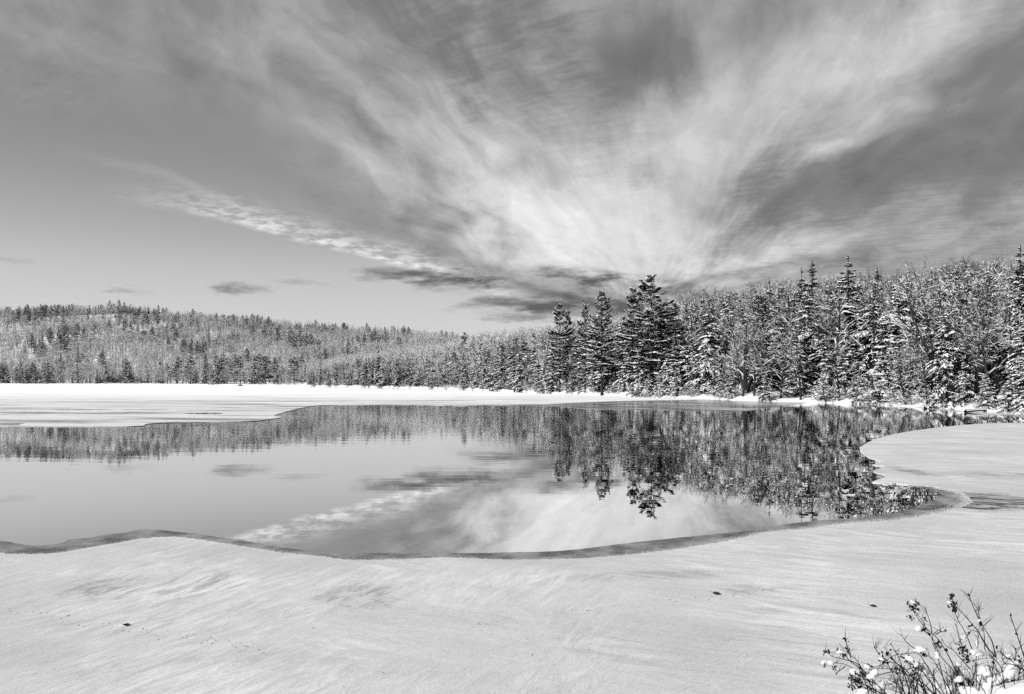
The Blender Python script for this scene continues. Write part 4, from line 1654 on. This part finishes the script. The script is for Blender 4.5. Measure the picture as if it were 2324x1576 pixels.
# ------------------------------------------------------------------ dead leaves and litter on the near ice
def leaf(px, py, size, seed, label):
    rg = np.random.default_rng(seed)
    X, Y = gp(px, py, .032)
    o = obj('leaf', None); o.location = (X, Y, .034); o.rotation_euler = (0, 0, rg.uniform(-.5, .5))
    tag(o, label, 'leaf', None)
    n = 9
    t = np.linspace(0, 1, n)
    w = np.sin(t * PI) ** .7 * .42 * (1 + .35 * np.sin(t * 19))
    curl = .35 * (t - .5) ** 2 * 2
    V = []
    for i in range(n):
        for s in (-1, 0, 1):
            V.append(((t[i] - .5) * size, s * w[i] * size, (curl[i] + abs(s) * .38 * w[i] * 1.3) * size))
    F = []
    for i in range(n - 1):
        for s in (0, 1):
            p = i * 3 + s
            F += [(p, p + 1, p + 4), (p, p + 4, p + 3)]
    V2 = [(x, y, z - .004) for x, y, z in V]
    k = len(V)
    F2 = [(c + k, b + k, a_ + k) for a_, b, c in F]
    a = Acc(); a.add(V + V2, F + F2)
    part('blade', a, M_LEAF, o)
    a = Acc(); prisms(a, [(-.5 * size, 0, .08 * size)], [(-.85 * size, .08 * size, .38 * size)], [.003], [.002], 4)
    part('stalk', a, M_LEAF, o)


leaf(287, 1420, .085, 1, 'dark curled dead leaf on the near ice among scattered specks')
leaf(1626, 1349, .11, 2, 'larger dark dead leaf with raised stalk on the ice towards the wood')
leaf(1982, 1377, .085, 3, 'small flat dead leaf on the ice above the dry weeds')
rg = np.random.default_rng(14)
a = Acc()
specs = []
for _ in range(60):
    t = rg.random()
    specs.append((20 + 600 * t + rg.normal(0, 6), 1390 + 100 * t * .85 + rg.normal(0, 6)))
for _ in range(36):
    t = rg.random()
    specs.append((1050 + 760 * t + rg.normal(0, 8), 1425 - 95 * t + rg.normal(0, 6)))
for _ in range(8):
    specs.append((rg.uniform(100, 1800), rg.uniform(1350, 1560)))
for (x, y) in specs:
    X, Y = gp(x, y, .03)
    L = rg.uniform(.003, .012) * (1 + 1.6 * (rg.random() < .2))
    w = rg.uniform(.002, .004)
    an = rg.uniform(0, PI)
    dx, dy = math.cos(an) * L, math.sin(an) * L
    prisms(a, [(X - dx, Y - dy, .034)], [(X + dx, Y + dy, .034 + rg.uniform(0, .008))], [w], [w * .6], 4)
o = part('leaf_litter', a, M_LEAF)
tag(o, 'scattered dark specks of leaf and twig litter on the near ice', kind='stuff')


# ------------------------------------------------------------------ dry weeds on the bank, lower corner
def zp(x, y, Y):
    """a point of the weed close-up (source crop 1950..2500, 1400..1695) at depth Y"""
    px, py = (1950 + x / 4.2255) / 1.07573, (1400 + y / 4.2255) / 1.07573
    return np.array([(px - CX) / FPX * Y, Y, EYE + (HY - py) / FPX * Y])


def weed(name_label, stems, heads, pads, Y0, seed, thick=.0034, fill=None):
    rg = np.random.default_rng(seed)
    root = obj('dry_weed', None)
    b = zp(stems[0][0][0], 1300, Y0)
    root.location = (b[0], Y0, bank_z(b[0], Y0))
    tag(root, name_label, 'weed')
    o = np.array(root.location)
    if fill:
        x0, x1, y0, n, hmin, hmax = fill
        for _ in range(int(n * 1.15)):
            x = rg.uniform(x0, x1)
            hh = rg.uniform(hmin, hmax)
            lean = rg.normal(-.18, .25)
            stems = stems + [[(x, y0), (x + lean * hh * .5, y0 - hh * .5), (x + lean * hh * 1.25, y0 - hh)]]
    for st in stems:
        dY = rg.normal(0, .10)
        n = len(st)
        P = np.array([zp(x, y, Y0 + dY + rg.normal(0, .008) + .03 * k / n) for k, (x, y) in enumerate(st)])
        if st[0][1] > 1000:
            # carry the stem down into the bank
            d0 = P[0] - P[1]
            q = P[0] + d0 / np.linalg.norm(d0) * .45
            q[2] = min(q[2], bank_z(q[0], q[1]) - .05)
            P = np.vstack([q, P])
        P = P - o
        pl = np.array(smooth3(P, 5))
        m = len(pl)
        th = thick * rg.uniform(.75, 1.25)
        R = np.linspace(th, th * .35, m)
        a = Acc(); prisms(a, pl[:-1], pl[1:], R[:-1], R[1:], 5)
        s = part('stem', a, M_STEM, root)
        # side twigs, part of the stem's own growth
        tw = Acc()
        for _ in range(rg.integers(3, 7)):
            i = rg.integers(m // 2, m - 1)
            e = pl[i] + np.array([rg.normal(0, .03), rg.normal(0, .02), rg.uniform(.015, .07)])
            prisms(tw, [pl[i]], [e], [th * .45], [th * .2], 4)
        part('side_twig', tw, M_STEM, s)['kind'] = 'stuff'
    for (x, y, rad, n) in heads:
        a = Acc()
        c0 = zp(x, y, Y0) - o
        rr = rad / 4.2255 / 1.07573 / FPX * Y0
        for _ in range(n):
            c = c0 + rg.normal(0, 1, 3) * rr * np.array([.5, .5, .55])
            sz = rg.uniform(.0035, .0085)
            e = c + np.array([rg.normal(0, .5), rg.normal(0, .5), rg.normal(.4, .6)]) * sz * 1.6
            mid = (c + e) / 2
            prisms(a, [c, mid], [mid, e], [sz * .35, sz * .75], [sz * .75, sz * .2], 5)
            if rg.random() < .5:
                prisms(a, [c0 + (c - c0) * .1], [c], [.0011], [.0008], 3)
        part('seed_head', a, M_SEED, root)
    for (x, y, rx, ry) in pads:
        k = 1 / 4.2255 / 1.07573 / FPX * Y0
        c = zp(x, y, Y0 + rg.normal(0, .05)) - o
        q_ = 1.05 if y > 1000 else .82
        p_ = part('snow_pad', blob_mesh(rg, rx * k * q_, rx * k * .8 * q_, ry * k * q_), M_PAD_SHADE, root, smooth=True)
        p_.location = c


def smooth3(P, n):
    out = []
    for i in range(len(P) - 1):
        p0, p1, p2, p3 = P[max(i - 1, 0)], P[i], P[i + 1], P[min(i + 2, len(P) - 1)]
        for k in range(n):
            t = k / n
            out.append(.5 * ((2 * p1) + (-p0 + p2) * t + (2 * p0 - 5 * p1 + 4 * p2 - p3) * t * t + (-p0 + 3 * p1 - 3 * p2 + p3) * t ** 3))
    out.append(P[-1])
    return out


def blob_mesh(rg, sx, sy, sz):
    """soft uneven lump of snow"""
    n, m = 26, 15
    ph = np.linspace(0, PI, m)
    K = [(rg.normal(0, 1, 3) * rg.uniform(1.5, 3.2), rg.uniform(0, 6.28), rg.uniform(.07, .17)) for _ in range(5)]
    K += [(rg.normal(0, 1, 3) * rg.uniform(4, 7), rg.uniform(0, 6.28), rg.uniform(.015, .04)) for _ in range(5)]
    tilt = rg.normal(0, .35)
    V, F = [], []
    for j in range(m):
        for i in range(n):
            t = 2 * PI * i / n
            u = np.array([math.sin(ph[j]) * math.cos(t), math.sin(ph[j]) * math.sin(t), math.cos(ph[j])])
            k = 1 + sum(a_ * math.sin(float(u @ f_) + p_) for f_, p_, a_ in K)
            z = u[2] * k
            z = z if z > 0 else z * .45
            V.append((sx * u[0] * k, sy * u[1] * k, sz * z + sx * u[0] * tilt * .6))
    for j in range(m - 1):
        for i in range(n):
            p, q = j * n + i, j * n + (i + 1) % n
            F += [(p, p + n, q + n), (p, q + n, q)]
    a = Acc(); a.add(V, F)
    return a


weed('leftmost dry weed leaning out over the ice with dark seed heads', [
    [(905, 1245), (760, 1100), (650, 980), (600, 900), (545, 855), (500, 820), (415, 720)],
    [(840, 1245), (740, 1140), (660, 1065), (600, 1040)],
    [(880, 1245), (700, 1080), (585, 1000), (480, 940), (400, 928), (365, 930)],
    [(700, 1080), (610, 940), (470, 890), (350, 860), (318, 838), (268, 790)],
    [(660, 1000), (590, 950), (520, 900), (470, 830)], [(480, 960), (430, 1000), (385, 1042)],
    [(540, 870), (500, 760), (478, 670)], [(700, 1160), (620, 1130), (560, 1130)], [(760, 1220), (680, 1180), (600, 1200)], [(690, 1100), (600, 1110), (520, 1160)]],
    [(280, 820, 30, 10), (315, 820, 12, 4), (478, 690, 22, 8), (490, 790, 40, 12), (425, 810, 26, 10), (470, 850, 20, 8), (270, 940, 22, 6), (370, 985, 22, 6), (388, 1042, 6, 2),
     (590, 1100, 60, 46), (650, 1040, 50, 26), (640, 1180, 60, 30), (540, 1160, 40, 16), (700, 1210, 40, 12)],
    [(262, 925, 34, 28), (330, 925, 42, 36), (425, 815, 40, 28), (595, 1050, 75, 45), (870, 1170, 80, 60), (660, 1230, 50, 40)], 4.1, 1, .0036, (640, 900, 1250, 6, 60, 240))
weed('arching dry weed with bent-over stems and a snow cushion on top', [
    [(1390, 1245), (1300, 1150), (1150, 1060), (1000, 1022), (900, 1030), (770, 1070)],
    [(1410, 1245), (1200, 1130), (1000, 1100), (775, 1068)],
    [(1240, 1245), (1180, 1170), (1080, 1000), (980, 900), (900, 790), (868, 750)],
    [(1150, 1245), (1090, 1040), (1040, 890), (990, 790), (943, 720)],
    [(1500, 1245), (1400, 1080), (1300, 920), (1232, 828), (1100, 830), (980, 850), (900, 905), (800, 1000), (670, 1040)],
    [(1470, 1245), (1340, 1100), (1240, 980), (1100, 990), (960, 985), (800, 985)],
    [(1330, 1245), (1180, 1080), (1060, 960), (940, 915), (840, 950), (740, 1000)],
    [(1530, 1150), (1440, 980), (1390, 900), (1335, 838)], [(1300, 1245), (1100, 1160), (930, 1100)],
    [(1205, 785), (1110, 710), (1064, 640)], [(1100, 1245), (1010, 1120), (960, 1010), (910, 940)], [(1060, 1245), (1000, 1140), (930, 1100)],
    [(830, 840), (800, 790), (772, 760)]],
    [(860, 880, 44, 14), (910, 830, 26, 10), (890, 910, 30, 12), (1070, 870, 8, 3), (1140, 890, 44, 18), (1300, 840, 26, 14), (960, 890, 14, 5), (1040, 980, 40, 16), (720, 970, 36, 14), (770, 1040, 40, 14), (1000, 1000, 40, 16),
     (1190, 1030, 40, 14)],
    [(1255, 790, 80, 40), (1190, 950, 52, 44), (1290, 1010, 66, 75), (720, 965, 50, 26), (860, 890, 40, 26), (1140, 880, 44, 40), (770, 1050, 50, 44), (1440, 1160, 40, 40)], 4.0, 2, .0036, (950, 1500, 1250, 14, 80, 330))
weed('tall dry weed leaning towards the ice with a dark seed cluster at its tip', [
    [(1760, 1245), (1690, 1130), (1620, 1000), (1560, 880), (1480, 740), (1420, 660), (1330, 580), (1280, 500), (1230, 430), (1190, 390), (1170, 340)],
    [(1700, 1245), (1600, 1010), (1500, 900), (1430, 790), (1380, 690), (1330, 600), (1300, 560), (1210, 440), (1180, 390)],
    [(1375, 610), (1350, 490), (1300, 350)], [(1780, 1000), (1670, 880), (1600, 800), (1510, 740), (1480, 680)], [(1340, 620), (1300, 600), (1290, 540)],
    [(1430, 760), (1400, 740), (1390, 700)], [(1500, 1120), (1460, 960), (1420, 820), (1380, 720)]],
    [(1175, 350, 40, 34), (1210, 300, 30, 8), (1160, 465, 26, 12), (1230, 375, 18, 8), (1295, 465, 14, 6), (1320, 497, 8, 3), (1290, 585, 22, 12), (1345, 630, 12, 6), (1440, 750, 44, 26), (1515, 800, 10, 5), (1130, 325, 14, 5)],
    [(1235, 580, 46, 34), (1180, 300, 30, 22), (1640, 950, 40, 40), (1430, 860, 30, 50), (1570, 1215, 66, 44)], 3.95, 3, .0032, (1540, 1800, 1250, 16, 100, 330))
weed('tallest dry weed, thin branching stems and snow wrapped round its middle', [
    [(1830, 1245), (1832, 1080), (1830, 900), (1840, 800), (1855, 640), (1860, 570), (1876, 520)],
    [(2040, 870), (1960, 780), (1880, 650), (1850, 600), (1760, 490), (1690, 410), (1635, 358), (1595, 330), (1585, 220)],
    [(1790, 790), (1740, 660), (1690, 560), (1650, 500), (1620, 430), (1600, 385)], [(1700, 780), (1660, 680), (1640, 590), (1610, 520)],
    [(1865, 470), (1850, 455), (1800, 340), (1754, 225)], [(1865, 465), (1858, 420), (1862, 345)],
    [(2120, 1150), (2080, 1060), (2030, 960), (1990, 850), (1900, 700), (1870, 640)],
    [(2180, 1150), (2110, 1020), (2060, 930), (1990, 880), (1900, 878), (1838, 895)],
    [(2032, 865), (2000, 720), (1960, 640), (1900, 550), (1880, 520)], [(1920, 790), (1915, 650), (1900, 560)],
    [(1700, 780), (1650, 740), (1605, 730)], [(1850, 610), (1790, 590), (1750, 620)], [(1420, 630), (1460, 605), (1515, 600)],
    [(2000, 1000), (2010, 900), (1990, 850)]],
    [(1583, 235, 22, 18), (1570, 265, 14, 8), (1600, 330, 36, 22), (1610, 370, 22, 10), (1590, 390, 10, 5), (1545, 347, 6, 2), (1878, 525, 16, 16), (1755, 225, 5, 2), (1775, 550, 8, 3), (1750, 625, 16, 6), (1515, 600, 6, 3),
     (1690, 820, 44, 26), (1740, 880, 50, 30), (1720, 790, 36, 14), (1790, 830, 26, 10), (2010, 935, 14, 6)],
    [(1870, 492, 18, 24), (1850, 835, 85, 50), (1560, 305, 34, 22), (1700, 665, 30, 40), (1842, 740, 24, 60), (1740, 1060, 52, 60), (1960, 985, 42, 42), (1920, 1030, 56, 46), (1880, 1120, 46, 60), (1742, 1225, 92, 50), (1660, 1100, 40, 40)], 3.9, 4, .0030, (1660, 2000, 1250, 18, 100, 330))
weed('weed at the picture corner with one thick dark upright stalk', [
    [(2390, 1100), (2330, 880), (2255, 640), (2184, 438)],
    [(2400, 1020), (2324, 960), (2240, 890), (2140, 880), (2080, 910)], [(2400, 1060), (2324, 1000), (2200, 940), (2090, 940)], [(2190, 1245), (2190, 1150), (2215, 1000), (2240, 850), (2238, 770)],
    [(2240, 1245), (2260, 1100), (2300, 950), (2330, 880)], [(2200, 900), (2150, 875), (2085, 820), (2040, 780)], [(2324, 1140), (2270, 1100), (2220, 1105), (2190, 1130)], [(2300, 1245), (2320, 1100), (2310, 960)]],
    [(2040, 772, 6, 3), (2280, 905, 20, 10), (2184, 440, 6, 3), (2250, 635, 8, 4), (2310, 1190, 30, 14)],
    [(2165, 850, 26, 18), (2130, 960, 40, 50), (2240, 960, 50, 60), (2275, 890, 26, 26), (2010, 1120, 60, 50), (2160, 1195, 70, 55), (2060, 1215, 60, 45), (2210, 1050, 60, 90), (2280, 1210, 60, 50), (1960, 1200, 50, 50), (2120, 1100, 36, 60)], 3.8, 5, .0042, (1980, 2330, 1250, 16, 80, 300))
print('hidden', n_hidden, 'protos', {k: [p.tris for p in v] for k, v in PROTO.items()}, 'rest', len(rest), 'forest pts', len(pts), 'limits', limit, 'objects', len(bpy.data.objects))
